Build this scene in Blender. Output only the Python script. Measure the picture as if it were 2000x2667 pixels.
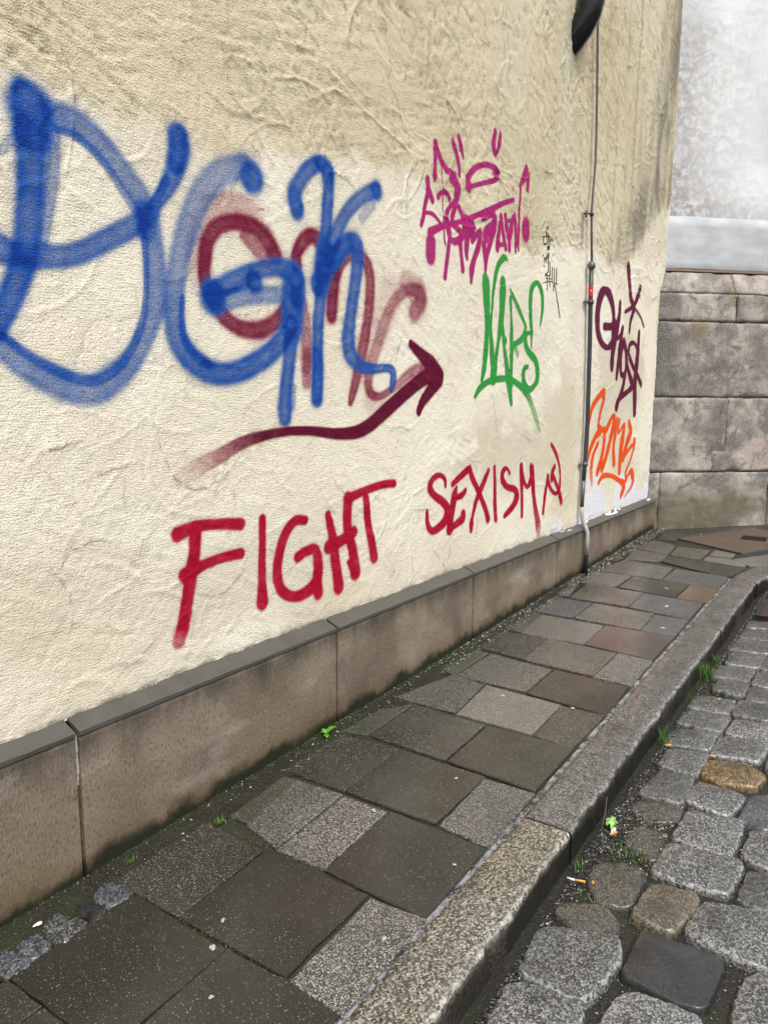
import bpy, math, random
import numpy as np
from mathutils import Matrix, Vector

for o in list(bpy.data.objects):
    bpy.data.objects.remove(o, do_unlink=True)
scene = bpy.context.scene
COL = scene.collection
SLOPE = 0.03148            # the street climbs along the wall (x)
EYE = 1.546

# ------------------------------------------------------------------ camera
def make_camera():
    yaw, pitch, roll = 0.596309, -0.152707, 0.006903
    f = Vector((math.cos(pitch) * math.cos(yaw), math.cos(pitch) * math.sin(yaw), math.sin(pitch)))
    r = f.cross(Vector((0, 0, 1))).normalized()
    u = r.cross(f)
    r2 = r * math.cos(roll) + u * math.sin(roll)
    u2 = u * math.cos(roll) - r * math.sin(roll)
    cd = bpy.data.cameras.new('camera')
    cd.sensor_fit = 'HORIZONTAL'; cd.sensor_width = 36.0; cd.lens = 36.05
    cd.clip_start = 0.05; cd.clip_end = 500
    c = bpy.data.objects.new('camera', cd); COL.objects.link(c)
    c.matrix_world = Matrix(((r2.x, u2.x, -f.x, 0.0), (r2.y, u2.y, -f.y, -2.0), (r2.z, u2.z, -f.z, EYE), (0, 0, 0, 1)))
    scene.camera = c
make_camera()

# ------------------------------------------------------------------ sky, sun, exposure (bright overcast)
SUN_EL, SUN_AZ = math.radians(56), math.radians(212)
w = bpy.data.worlds.new('World'); scene.world = w; w.use_nodes = True
wt = w.node_tree; wt.nodes.clear()
sky = wt.nodes.new('ShaderNodeTexSky'); sky.sky_type = 'NISHITA'; sky.sun_disc = False
sky.sun_elevation = SUN_EL; sky.sun_rotation = SUN_AZ
sky.air_density = 1.2; sky.dust_density = 6.0; sky.ozone_density = 1.0
hs = wt.nodes.new('ShaderNodeHueSaturation'); hs.inputs['Saturation'].default_value = 0.2
bg = wt.nodes.new('ShaderNodeBackground'); bg.inputs['Strength'].default_value = 0.11
wo = wt.nodes.new('ShaderNodeOutputWorld')
wt.links.new(sky.outputs[0], hs.inputs['Color']); wt.links.new(hs.outputs[0], bg.inputs[0]); wt.links.new(bg.outputs[0], wo.inputs[0])
sd = bpy.data.lights.new('sun', 'SUN'); sd.energy = 1.5; sd.angle = math.radians(16); sd.color = (1.0, 0.985, 0.96)
so = bpy.data.objects.new('sun', sd); COL.objects.link(so)
sdir = Vector((math.sin(SUN_AZ) * math.cos(SUN_EL), math.cos(SUN_AZ) * math.cos(SUN_EL), math.sin(SUN_EL)))
so.rotation_euler = sdir.to_track_quat('Z', 'Y').to_euler()
so.location = sdir * 20
scene.view_settings.view_transform = 'Standard'; scene.view_settings.look = 'None'
scene.view_settings.gamma = 1.0; scene.view_settings.use_curve_mapping = False
scene.view_settings.exposure = 0.62
scene.render.engine = 'CYCLES'
scene.cycles.transparent_max_bounces = 16

# ------------------------------------------------------------------ measured data (metres: x along the wall, y towards the wall, z up)
STROKES = {
    'blue': [
        [(1.293,2.343,0.0378,0.95),(1.308,2.312,0.0614,0.95),(1.31,2.27,0.0536,0.95),(1.306,2.248,0.044,0.95)],
        [(1.305,2.239,0.0445,0.86),(1.299,2.139,0.0396,0.86),(1.286,2.029,0.0378,0.86),(1.264,1.916,0.0364,0.86),(1.214,1.8,0.0326,0.86),(1.161,1.709,0.0297,0.86)],
        [(1.377,2.271,0.0176,0.45),(1.367,2.155,0.0198,0.45),(1.342,2.039,0.0169,0.45),(1.324,1.969,0.0144,0.45)],
        [(1.38,2.315,0.0357,0.62),(1.457,2.311,0.0372,0.62),(1.533,2.271,0.0359,0.62),(1.605,2.213,0.0348,0.62),(1.664,2.158,0.0366,0.62),(1.693,2.104,0.0409,0.62),(1.709,2.032,0.0371,0.62),(1.714,1.93,0.04,0.62),(1.709,1.826,0.0356,0.62),(1.676,1.75,0.0329,0.62),(1.62,1.664,0.0337,0.62),(1.542,1.595,0.0417,0.62),(1.457,1.554,0.0418,0.62),(1.369,1.563,0.0418,0.62),(1.268,1.603,0.0365,0.62),(1.203,1.65,0.0336,0.62),(1.15,1.687,0.0328,0.62)],
        [(1.187,1.693,0.0096,0.6),(1.246,1.652,0.0121,0.6),(1.334,1.609,0.0149,0.6),(1.414,1.583,0.0148,0.6),(1.482,1.584,0.0148,0.6),(1.556,1.626,0.0132,0.6),(1.615,1.695,0.0143,0.6),(1.651,1.769,0.0122,0.6),(1.671,1.848,0.0095,0.6),(1.679,1.951,0.0097,0.6),(1.677,2.026,0.013,0.6)],
        [(1.387,2.278,0.0095,0.5),(1.455,2.274,0.0108,0.5),(1.541,2.222,0.0122,0.5),(1.608,2.152,0.0128,0.5),(1.649,2.111,0.0162,0.5)],
        [(1.173,1.941,0.0355,0.76),(1.222,1.919,0.0341,0.76),(1.314,1.923,0.031,0.76),(1.419,1.943,0.0288,0.76),(1.535,2.003,0.0297,0.76),(1.628,2.058,0.0306,0.76),(1.693,2.099,0.0274,0.76),(1.735,2.153,0.0214,0.76),(1.785,2.219,0.0282,0.76),(1.815,2.282,0.0355,0.76),(1.83,2.341,0.0393,0.76),(1.829,2.372,0.0387,0.76)],
        [(1.827,2.376,0.0339,0.7),(1.831,2.331,0.0354,0.7),(1.815,2.282,0.0283,0.7)],
        [(1.714,2.133,0.0162,0.6),(1.742,2.174,0.0139,0.6),(1.771,2.226,0.0142,0.6)],
        [(1.263,2.236,0.0113,0.35),(1.213,2.178,0.0111,0.35)],
        [(1.681,2.112,0.0327,0.6),(1.685,2.058,0.0362,0.6)],
        [(2.169,2.325,0.053,0.9)],
        [(2.128,2.355,0.04,0.55),(2.022,2.308,0.0424,0.5),(1.935,2.23,0.0434,0.5),(1.88,2.139,0.0438,0.52),(1.84,2.053,0.0406,0.55),(1.807,1.953,0.0385,0.58),(1.789,1.86,0.038,0.64),(1.785,1.769,0.0391,0.7),(1.811,1.7,0.0415,0.82),(1.882,1.642,0.0412,0.86),(1.974,1.614,0.0367,0.86),(2.081,1.625,0.0377,0.88),(2.178,1.662,0.0388,0.86),(2.261,1.705,0.0384,0.84),(2.329,1.759,0.0401,0.84),(2.379,1.814,0.038,0.8)],
        [(1.825,1.864,0.0089,0.6),(1.818,1.793,0.0108,0.6),(1.826,1.728,0.0145,0.6),(1.868,1.675,0.0168,0.6),(1.928,1.644,0.0161,0.6)],
        [(1.963,1.879,0.0535,0.92)],
        [(1.956,1.889,0.0341,0.78),(2.061,1.946,0.0317,0.78),(2.19,1.998,0.0292,0.78),(2.3,2.024,0.0319,0.78),(2.377,2.019,0.039,0.78),(2.416,1.983,0.0427,0.78),(2.415,1.926,0.0426,0.78)],
        [(2.396,1.987,0.0589,0.84),(2.389,1.891,0.0615,0.84),(2.383,1.808,0.0539,0.84),(2.372,1.75,0.039,0.84),(2.361,1.666,0.0342,0.84),(2.344,1.568,0.0342,0.84),(2.335,1.484,0.0384,0.84),(2.335,1.451,0.0335,0.84)],
        [(1.978,1.863,0.0362,0.55),(2.101,1.893,0.0303,0.55),(2.233,1.916,0.03,0.55),(2.336,1.924,0.028,0.55)],
        [(2.172,1.957,0.0381,0.9)],
        [(2.019,1.896,0.0085,0.6),(2.137,1.938,0.0088,0.6)],
        [(2.381,1.569,0.019,0.4),(2.373,1.503,0.024,0.4)],
        [(2.42,2.262,0.0383,0.82),(2.406,2.311,0.0376,0.82),(2.426,2.352,0.0325,0.82),(2.482,2.417,0.0302,0.82),(2.555,2.461,0.0289,0.82),(2.608,2.448,0.0395,0.82),(2.619,2.393,0.0341,0.82),(2.613,2.308,0.0321,0.82),(2.601,2.209,0.0318,0.82),(2.59,2.142,0.0398,0.82),(2.584,2.075,0.0509,0.82),(2.578,2.009,0.0426,0.82),(2.566,1.941,0.0328,0.82),(2.549,1.84,0.0321,0.82),(2.542,1.706,0.0325,0.82),(2.541,1.605,0.0354,0.82),(2.537,1.526,0.0338,0.82)],
        [(2.411,2.306,0.0304,0.5),(2.42,2.265,0.0306,0.5)],
        [(2.555,2.468,0.0259,0.5),(2.613,2.443,0.0266,0.5),(2.621,2.394,0.0196,0.5)],
        [(2.548,1.992,0.0423,0.85)],
        [(2.542,1.706,0.0271,0.5),(2.541,1.605,0.0299,0.5),(2.537,1.536,0.0272,0.5)],
        [(2.956,2.445,0.0308,0.72),(2.874,2.407,0.0307,0.72),(2.766,2.331,0.0308,0.72),(2.696,2.251,0.0316,0.72),(2.65,2.184,0.0368,0.72),(2.617,2.126,0.0368,0.72),(2.584,2.075,0.0406,0.72)],
        [(2.962,2.443,0.0382,0.7)],
        [(2.925,2.376,0.0261,0.3),(2.85,2.303,0.0193,0.3)],
        [(2.583,2.049,0.0435,0.8),(2.661,2.119,0.0437,0.8),(2.736,2.181,0.0372,0.8),(2.802,2.191,0.0435,0.8),(2.82,2.142,0.0407,0.8),(2.814,2.072,0.0367,0.8),(2.79,1.965,0.035,0.8),(2.766,1.857,0.0364,0.8),(2.754,1.765,0.0434,0.8),(2.778,1.709,0.04,0.8),(2.853,1.669,0.0263,0.8),(2.956,1.661,0.0195,0.8),(3.065,1.667,0.0179,0.8),(3.111,1.646,0.0231,0.8),(3.109,1.6,0.0239,0.8),(3.095,1.569,0.0147,0.8)],
        [(2.583,2.056,0.0373,0.5),(2.673,2.121,0.0362,0.5),(2.754,2.18,0.0308,0.5),(2.814,2.176,0.0222,0.5)],
    ],
    'maroon': [
        [(2.292,2.066,0.0354,0.9),(2.238,2.123,0.0364,0.9),(2.168,2.153,0.0293,0.9),(2.084,2.152,0.0265,0.9),(2.003,2.127,0.0259,0.9),(1.951,2.076,0.0292,0.9),(1.931,2.008,0.0293,0.9),(1.927,1.941,0.0271,0.9),(1.948,1.883,0.0228,0.9),(2.016,1.815,0.0283,0.9),(2.098,1.781,0.028,0.9),(2.203,1.783,0.0334,0.9),(2.296,1.826,0.0312,0.9),(2.335,1.874,0.0197,0.9)],
        [(2.124,2.111,0.022,0.55),(2.184,2.079,0.0266,0.55),(2.236,2.046,0.0315,0.55)],
        [(1.919,2.136,0.0351,0.06),(1.974,2.176,0.0446,0.28),(2.086,2.209,0.0426,0.34),(2.161,2.192,0.0465,0.3),(2.23,2.152,0.0352,0.06)],
        [(1.942,2.14,0.0434,0.05),(1.905,2.058,0.0486,0.28),(1.895,1.981,0.0481,0.25),(1.9,1.921,0.0381,0.12),(1.909,1.879,0.0307,0.03)],
        [(2.417,2.052,0.0299,0.9),(2.417,2.096,0.0269,0.9),(2.469,2.155,0.0308,0.9),(2.521,2.176,0.0294,0.9),(2.573,2.152,0.0355,0.9),(2.628,2.114,0.0423,0.9),(2.652,2.051,0.04,0.9),(2.649,1.984,0.037,0.9),(2.643,1.916,0.0368,0.9),(2.638,1.874,0.0333,0.9)],
        [(2.445,1.909,0.0257,0.55),(2.464,1.834,0.0313,0.55),(2.473,1.736,0.0325,0.55),(2.472,1.656,0.0325,0.55),(2.472,1.59,0.0263,0.55)],
        [(2.478,1.71,0.0235,0.5),(2.472,1.643,0.0209,0.5)],
        [(2.672,2.04,0.0234,0.78),(2.719,2.107,0.0248,0.78),(2.79,2.145,0.0238,0.78),(2.876,2.129,0.0304,0.78),(2.914,2.064,0.0336,0.78),(2.912,1.963,0.033,0.78),(2.892,1.846,0.0322,0.78),(2.865,1.757,0.035,0.78),(2.828,1.646,0.0328,0.78),(2.79,1.551,0.0235,0.78),(2.772,1.508,0.0163,0.78)],
        [(3.294,1.946,0.0475,0.6),(3.346,2.006,0.0564,0.75),(3.314,2.047,0.0332,0.7),(3.202,2.034,0.0284,0.55),(3.103,1.967,0.0307,0.5),(3.035,1.878,0.035,0.45),(2.982,1.778,0.0358,0.45),(2.93,1.686,0.0365,0.5),(2.904,1.604,0.0312,0.7),(2.931,1.545,0.0228,0.75),(3.012,1.537,0.0159,0.75),(3.138,1.585,0.0206,0.55),(3.27,1.651,0.0273,0.55),(3.411,1.687,0.0264,0.6)],
        [(3.216,2.07,0.0596,0.3),(3.321,2.067,0.0447,0.3)],
        [(2.931,1.522,0.0521,0.17),(3.054,1.468,0.0403,0.17)],
        [(3.074,2.002,0.0858,0.15),(2.995,1.838,0.0727,0.15)],
    ],
    'arrow': [
        [(1.795,1.259,0.0336,0.08),(1.887,1.292,0.0311,0.25),(1.983,1.322,0.0272,0.5),(2.085,1.359,0.0232,0.72),(2.22,1.384,0.0188,0.9),(2.366,1.395,0.0166,0.95),(2.523,1.389,0.0186,0.97),(2.67,1.373,0.0229,0.98),(2.816,1.375,0.0283,0.98),(2.932,1.409,0.0327,0.98),(3.082,1.483,0.0352,0.98),(3.227,1.554,0.0357,0.98),(3.38,1.621,0.0372,0.98),(3.528,1.657,0.0385,0.98)],
        [(3.264,1.79,0.0194,0.98),(3.361,1.743,0.0301,0.98),(3.46,1.697,0.0443,0.98),(3.546,1.641,0.0448,0.98)],
        [(3.546,1.624,0.0418,0.95),(3.447,1.555,0.0334,0.95),(3.384,1.505,0.027,0.95),(3.35,1.459,0.0222,0.95)],
    ],
    'fight': [
        [(1.767,1.059,0.0274,0.93),(1.843,1.074,0.0211,0.93),(1.952,1.07,0.0198,0.93),(2.076,1.053,0.0233,0.93)],
        [(1.848,1.066,0.0268,0.93),(1.839,0.975,0.027,0.93),(1.818,0.886,0.0289,0.93),(1.796,0.789,0.0271,0.93),(1.776,0.719,0.0303,0.9),(1.756,0.677,0.0267,0.6)],
        [(1.795,0.909,0.029,0.93),(1.885,0.93,0.0201,0.93),(1.986,0.94,0.0191,0.93),(2.073,0.94,0.0212,0.93)],
        [(2.195,1.057,0.0195,0.93),(2.192,0.935,0.0196,0.93),(2.189,0.812,0.0218,0.93),(2.189,0.719,0.0306,0.93)],
        [(2.457,1.017,0.0195,0.93),(2.392,1.022,0.0215,0.93),(2.331,0.976,0.0255,0.93),(2.291,0.898,0.0266,0.93),(2.279,0.816,0.027,0.93),(2.303,0.747,0.0254,0.93),(2.371,0.705,0.0222,0.93),(2.453,0.704,0.0268,0.93),(2.522,0.735,0.0326,0.93),(2.54,0.81,0.0315,0.93),(2.523,0.88,0.0234,0.93),(2.455,0.881,0.0225,0.93),(2.406,0.867,0.0226,0.93)],
        [(2.54,0.799,0.0282,0.93),(2.536,0.732,0.028,0.93),(2.539,0.686,0.0311,0.93)],
        [(2.613,1.019,0.0202,0.93),(2.639,0.93,0.0277,0.93),(2.657,0.835,0.0319,0.93),(2.675,0.739,0.0322,0.93),(2.684,0.684,0.0361,0.93)],
        [(2.615,0.877,0.0317,0.93),(2.704,0.891,0.0266,0.93),(2.8,0.918,0.0266,0.93)],
        [(2.752,1.077,0.0325,0.93),(2.752,0.937,0.0298,0.93),(2.791,0.836,0.0312,0.93),(2.811,0.725,0.0382,0.93)],
        [(2.752,1.077,0.0226,0.93),(2.88,1.099,0.0204,0.93),(3.026,1.115,0.019,0.93),(3.126,1.112,0.0202,0.93)],
        [(2.89,1.062,0.0248,0.93),(2.911,0.939,0.0246,0.93),(2.943,0.836,0.0274,0.93),(2.961,0.771,0.0298,0.93)],
        [(2.761,0.782,0.0139,0.93),(2.801,0.727,0.0219,0.93)],
    ],
    'sexism': [
        [(3.633,1.052,0.0124,0.93),(3.627,1.088,0.0149,0.93),(3.571,1.115,0.0124,0.93),(3.494,1.099,0.0195,0.93),(3.471,1.057,0.0273,0.93),(3.516,1.013,0.0198,0.93),(3.606,0.968,0.0231,0.93),(3.659,0.921,0.0286,0.93),(3.641,0.861,0.0292,0.93),(3.561,0.826,0.0227,0.93),(3.493,0.823,0.0185,0.93),(3.453,0.866,0.0208,0.93),(3.442,0.932,0.0137,0.93)],
        [(3.716,1.054,0.0172,0.93),(3.789,1.084,0.0188,0.93),(3.886,1.118,0.0225,0.93)],
        [(3.759,1.029,0.013,0.93),(3.74,0.99,0.0306,0.93),(3.721,0.929,0.0319,0.93),(3.703,0.869,0.032,0.93),(3.69,0.803,0.032,0.93)],
        [(3.751,0.973,0.0165,0.93),(3.826,0.981,0.019,0.93),(3.864,1.003,0.0164,0.93)],
        [(3.695,0.802,0.0202,0.93),(3.768,0.823,0.0211,0.93),(3.844,0.845,0.0269,0.93),(3.848,0.869,0.0254,0.93)],
        [(3.914,1.127,0.0195,0.93),(3.945,1.071,0.0224,0.93),(4.018,0.993,0.0208,0.93),(4.082,0.92,0.02,0.93),(4.135,0.853,0.0221,0.93),(4.165,0.798,0.0251,0.93)],
        [(4.151,1.095,0.0161,0.93),(4.099,1.035,0.0237,0.93),(4.043,0.974,0.0222,0.93),(3.999,0.919,0.0191,0.93),(3.963,0.835,0.0151,0.93),(3.953,0.798,0.0247,0.93),(3.949,0.76,0.0164,0.93)],
        [(4.235,1.108,0.0151,0.93),(4.244,1.005,0.019,0.93),(4.255,0.89,0.0215,0.93),(4.271,0.784,0.0215,0.93)],
        [(4.451,1.054,0.0134,0.93),(4.408,1.089,0.0102,0.93),(4.35,1.07,0.0236,0.93),(4.353,1.018,0.0252,0.93),(4.423,0.971,0.0194,0.93),(4.536,0.942,0.0219,0.93),(4.568,0.891,0.0348,0.93),(4.523,0.841,0.0258,0.93),(4.449,0.808,0.0215,0.93),(4.396,0.788,0.0164,0.93)],
        [(4.627,1.085,0.0249,0.93),(4.637,1.017,0.0302,0.93),(4.648,0.907,0.0204,0.93),(4.66,0.758,0.019,0.93)],
        [(4.652,1.016,0.0182,0.93),(4.725,0.942,0.0147,0.93),(4.795,0.998,0.0299,0.93),(4.781,1.073,0.0223,0.93)],
        [(4.805,1.059,0.0256,0.93),(4.823,0.951,0.0285,0.93),(4.847,0.854,0.0261,0.93),(4.887,0.754,0.0311,0.85),(4.928,0.659,0.0398,0.7),(4.942,0.592,0.0271,0.3)],
    ],
    'sickle': [
        [(5.01,0.733,0.0168,0.93),(5.039,0.853,0.0209,0.93),(5.077,0.98,0.0209,0.93)],
        [(5.077,0.98,0.0179,0.93),(5.118,0.904,0.0175,0.93),(5.209,0.849,0.0136,0.93),(5.278,0.869,0.019,0.93),(5.296,0.941,0.0162,0.93),(5.276,1.043,0.0141,0.93),(5.205,1.134,0.0183,0.93),(5.112,1.205,0.0149,0.93)],
        [(5.189,1.043,0.0184,0.93),(5.15,1.0,0.0248,0.93),(5.147,0.954,0.0216,0.93)],
        [(5.17,0.979,0.0187,0.93),(5.249,0.892,0.0196,0.93),(5.311,0.811,0.0246,0.93),(5.337,0.767,0.0186,0.93)],
    ],
    'magenta': [
        [(3.458,2.601,0.0139,0.9),(3.46,2.625,0.017,0.9),(3.461,2.679,0.016,0.9),(3.463,2.772,0.0169,0.9)],
        [(3.463,2.77,0.0165,0.9),(3.511,2.716,0.0181,0.9),(3.586,2.674,0.0168,0.9),(3.662,2.661,0.0195,0.9)],
        [(3.641,2.646,0.0303,0.9),(3.686,2.625,0.0291,0.9),(3.698,2.597,0.0364,0.9),(3.689,2.554,0.0219,0.9)],
        [(3.639,2.824,0.018,0.9),(3.679,2.772,0.0195,0.9),(3.715,2.714,0.0181,0.9),(3.723,2.68,0.0115,0.9)],
        [(3.703,2.861,0.0166,0.9),(3.733,2.816,0.0156,0.9),(3.76,2.776,0.0112,0.9)],
        [(4.112,2.995,0.0187,0.9),(4.093,2.922,0.0233,0.9),(4.12,2.877,0.0111,0.9),(4.156,2.932,0.0169,0.9),(4.178,2.994,0.017,0.9)],
        [(3.822,2.644,0.0298,0.9),(3.814,2.684,0.0206,0.9),(3.888,2.749,0.0153,0.9),(3.984,2.792,0.0131,0.9),(4.085,2.805,0.0161,0.9),(4.139,2.779,0.0304,0.9),(4.115,2.74,0.0141,0.9),(3.977,2.693,0.0113,0.9),(3.834,2.646,0.0109,0.9)],
        [(3.527,2.705,0.0052,0.8),(3.536,2.598,0.0042,0.8),(3.549,2.475,0.0053,0.8),(3.566,2.361,0.0076,0.8),(3.576,2.312,0.0087,0.8)],
        [(3.392,2.584,0.0188,0.9),(3.396,2.524,0.0161,0.9),(3.373,2.461,0.0151,0.9),(3.36,2.41,0.0157,0.9),(3.337,2.362,0.0116,0.9)],
        [(3.4,2.549,0.015,0.9),(3.441,2.499,0.018,0.9)],
        [(3.369,2.426,0.0073,0.9),(3.438,2.434,0.01,0.9),(3.5,2.416,0.01,0.9),(3.543,2.393,0.0079,0.9)],
        [(3.497,2.525,0.0139,0.9),(3.527,2.55,0.0112,0.9),(3.579,2.561,0.0134,0.9),(3.613,2.538,0.0132,0.9)],
        [(3.421,2.342,0.0204,0.9),(3.554,2.395,0.0148,0.9),(3.728,2.446,0.0126,0.9),(3.913,2.512,0.0144,0.9),(4.112,2.588,0.0169,0.9),(4.243,2.642,0.0142,0.9),(4.367,2.684,0.013,0.9)],
        [(3.619,2.375,0.0247,0.9),(3.586,2.442,0.0204,0.9),(3.614,2.493,0.0131,0.9),(3.679,2.536,0.0127,0.9),(3.736,2.501,0.0173,0.9),(3.767,2.464,0.0222,0.9),(3.765,2.384,0.021,0.9),(3.687,2.34,0.0183,0.9),(3.62,2.345,0.0131,0.9)],
        [(3.685,2.527,0.0166,0.9),(3.649,2.438,0.02,0.9),(3.73,2.399,0.0161,0.9)],
        [(3.621,2.334,0.0178,0.9),(3.607,2.255,0.0177,0.9),(3.584,2.147,0.0166,0.9)],
        [(3.737,2.353,0.0219,0.9),(3.753,2.276,0.0162,0.9),(3.771,2.208,0.0186,0.9)],
        [(3.796,2.469,0.0272,0.9),(3.814,2.392,0.0272,0.9),(3.809,2.322,0.0224,0.9),(3.817,2.274,0.0131,0.9)],
        [(3.843,2.467,0.0283,0.9),(3.88,2.441,0.0247,0.9),(3.823,2.388,0.0178,0.9)],
        [(3.872,2.375,0.0187,0.9),(3.967,2.44,0.0159,0.9),(3.946,2.359,0.0239,0.9),(3.901,2.286,0.0207,0.9),(3.874,2.222,0.0275,0.9),(3.871,2.161,0.0156,0.9)],
        [(3.987,2.515,0.0193,0.9),(4.114,2.555,0.0183,0.9),(4.13,2.507,0.0287,0.9),(4.042,2.447,0.0313,0.9),(4.031,2.417,0.032,0.9)],
        [(4.132,2.485,0.0259,0.9),(4.097,2.411,0.0234,0.9),(4.05,2.319,0.0201,0.9),(4.036,2.226,0.0112,0.9)],
        [(4.008,2.374,0.0242,0.9),(4.033,2.288,0.0181,0.9),(4.036,2.232,0.0103,0.9)],
        [(4.214,2.568,0.0153,0.9),(4.198,2.496,0.0179,0.9),(4.178,2.395,0.0238,0.9),(4.186,2.367,0.0108,0.9)],
        [(4.221,2.563,0.0152,0.9),(4.24,2.492,0.0178,0.9),(4.288,2.4,0.019,0.9)],
        [(4.177,2.401,0.0125,0.9),(4.287,2.418,0.0104,0.9)],
        [(4.269,2.578,0.0153,0.9),(4.294,2.513,0.0234,0.9),(4.327,2.459,0.0198,0.9),(4.338,2.396,0.0173,0.9)],
        [(4.368,2.584,0.0175,0.9),(4.352,2.511,0.0254,0.9),(4.335,2.449,0.0185,0.9)],
        [(4.284,2.552,0.0103,0.9),(4.362,2.566,0.0104,0.9)],
        [(4.395,2.607,0.0132,0.9),(4.416,2.522,0.0192,0.9),(4.425,2.403,0.0133,0.9)],
        [(4.426,2.494,0.0198,0.9),(4.469,2.416,0.01,0.9)],
        [(4.463,2.439,0.012,0.9),(4.451,2.648,0.0147,0.9),(4.456,2.773,0.0116,0.9)],
        [(4.448,2.783,0.0134,0.9),(4.503,2.843,0.0263,0.9),(4.535,2.91,0.0104,0.9),(4.556,2.849,0.0294,0.9),(4.561,2.784,0.0185,0.9)],
        [(4.56,2.565,0.0525,0.9),(4.563,2.528,0.0511,0.9)],
        [(3.433,2.294,0.0433,0.9),(3.432,2.234,0.0434,0.9)],
    ],
    'green': [
        [(4.034,2.199,0.0244,0.92),(4.047,2.163,0.0389,0.92),(4.064,2.069,0.0338,0.92),(4.075,1.973,0.0247,0.92),(4.075,1.876,0.0219,0.92),(4.07,1.778,0.0246,0.92),(4.058,1.703,0.024,0.92),(4.035,1.629,0.0147,0.92)],
        [(4.072,2.021,0.0236,0.92),(4.109,1.952,0.0224,0.92),(4.131,1.879,0.0193,0.92),(4.154,1.781,0.025,0.92),(4.175,1.707,0.0284,0.92),(4.18,1.632,0.0287,0.92)],
        [(4.179,1.657,0.0334,0.92),(4.207,1.759,0.0191,0.92),(4.229,1.86,0.0156,0.92),(4.253,1.937,0.0273,0.92),(4.264,2.039,0.0279,0.92),(4.266,2.139,0.0338,0.92),(4.262,2.202,0.0304,0.92)],
        [(4.126,1.953,0.0122,0.92),(4.133,2.027,0.0121,0.92),(4.143,2.125,0.0141,0.92),(4.165,2.225,0.0175,0.92),(4.2,2.293,0.0186,0.92),(4.266,2.341,0.0178,0.92),(4.314,2.338,0.0103,0.6)],
        [(4.263,1.963,0.0207,0.92),(4.29,1.915,0.0161,0.92),(4.307,1.84,0.0152,0.92),(4.337,1.764,0.0197,0.92),(4.375,1.661,0.0263,0.92),(4.405,1.583,0.0266,0.92),(4.437,1.493,0.0156,0.92)],
        [(4.311,1.868,0.0243,0.95)],
        [(4.374,2.12,0.017,0.92),(4.38,2.09,0.0146,0.92),(4.389,2.024,0.011,0.92),(4.399,1.948,0.0172,0.92),(4.409,1.871,0.021,0.92),(4.414,1.793,0.0186,0.92),(4.42,1.689,0.0199,0.92),(4.435,1.599,0.0112,0.92)],
        [(4.362,2.174,0.0064,0.92),(4.414,2.134,0.0141,0.92),(4.494,2.07,0.0164,0.92),(4.591,1.988,0.0119,0.92),(4.601,1.952,0.0136,0.92),(4.56,1.896,0.0189,0.92),(4.485,1.865,0.0156,0.92),(4.423,1.846,0.0172,0.92)],
        [(4.462,1.832,0.0189,0.5),(4.503,1.797,0.0171,0.5)],
        [(4.841,1.997,0.0083,0.92),(4.859,2.081,0.0184,0.92),(4.857,2.169,0.0212,0.92),(4.816,2.23,0.0214,0.92),(4.75,2.255,0.0128,0.92),(4.685,2.216,0.0219,0.92),(4.664,2.155,0.0225,0.92),(4.673,2.049,0.0215,0.92),(4.694,1.969,0.0202,0.92),(4.705,1.916,0.015,0.92),(4.709,1.845,0.0069,0.92)],
        [(4.704,1.932,0.0078,0.92),(4.649,1.934,0.011,0.92),(4.611,1.91,0.0223,0.92),(4.622,1.857,0.0236,0.92),(4.673,1.816,0.0216,0.92),(4.773,1.776,0.0218,0.92),(4.821,1.722,0.0266,0.92),(4.827,1.655,0.0277,0.92),(4.788,1.609,0.0177,0.92),(4.707,1.58,0.0184,0.92),(4.629,1.612,0.0241,0.92),(4.605,1.667,0.0231,0.92),(4.615,1.71,0.0187,0.92),(4.667,1.726,0.0101,0.92)],
        [(3.954,1.535,0.0127,0.8),(4.0,1.574,0.0178,0.92),(4.096,1.615,0.0163,0.92),(4.232,1.638,0.0176,0.92),(4.389,1.641,0.0154,0.92),(4.517,1.616,0.0181,0.92),(4.626,1.574,0.0219,0.92),(4.698,1.53,0.0227,0.7),(4.774,1.457,0.0244,0.45),(4.837,1.387,0.0239,0.4),(4.896,1.31,0.0154,0.35)],
    ],
    'pen': [
        [(4.892,2.619,0.0026,0.95),(4.915,2.628,0.0028,0.95),(4.922,2.618,0.004,0.95),(4.896,2.61,0.0027,0.95),(4.892,2.619,0.0063,0.95)],
        [(4.872,2.6,0.0052,0.95),(4.89,2.583,0.0052,0.95)],
        [(4.825,2.55,0.0024,0.95),(4.935,2.571,0.0025,0.95),(5.008,2.557,0.0033,0.95)],
        [(4.851,2.551,0.0062,0.95),(4.846,2.512,0.0046,0.95),(4.896,2.523,0.0051,0.95),(4.886,2.576,0.0065,0.95)],
        [(4.907,2.586,0.006,0.95),(4.928,2.557,0.0065,0.95),(4.923,2.517,0.0063,0.95)],
        [(4.937,2.558,0.0058,0.95),(4.967,2.524,0.0058,0.95)],
        [(4.972,2.558,0.0025,0.95),(5.002,2.559,0.0025,0.95)],
        [(4.899,2.499,0.0024,0.95),(4.95,2.51,0.0058,0.95),(4.909,2.487,0.0065,0.95),(4.952,2.494,0.0024,0.95)],
    ],
    'pen2': [
        [(4.903,2.455,0.0027,0.95),(4.937,2.468,0.0025,0.95),(4.943,2.458,0.0037,0.95),(4.912,2.45,0.0025,0.95)],
        [(4.841,2.44,0.0045,0.95),(4.854,2.432,0.0045,0.95)],
        [(4.855,2.419,0.0027,0.95),(4.939,2.451,0.0028,0.95)],
        [(4.856,2.403,0.0029,0.95),(4.945,2.442,0.0029,0.95)],
        [(4.866,2.398,0.0054,0.95),(4.88,2.426,0.0054,0.95)],
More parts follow.
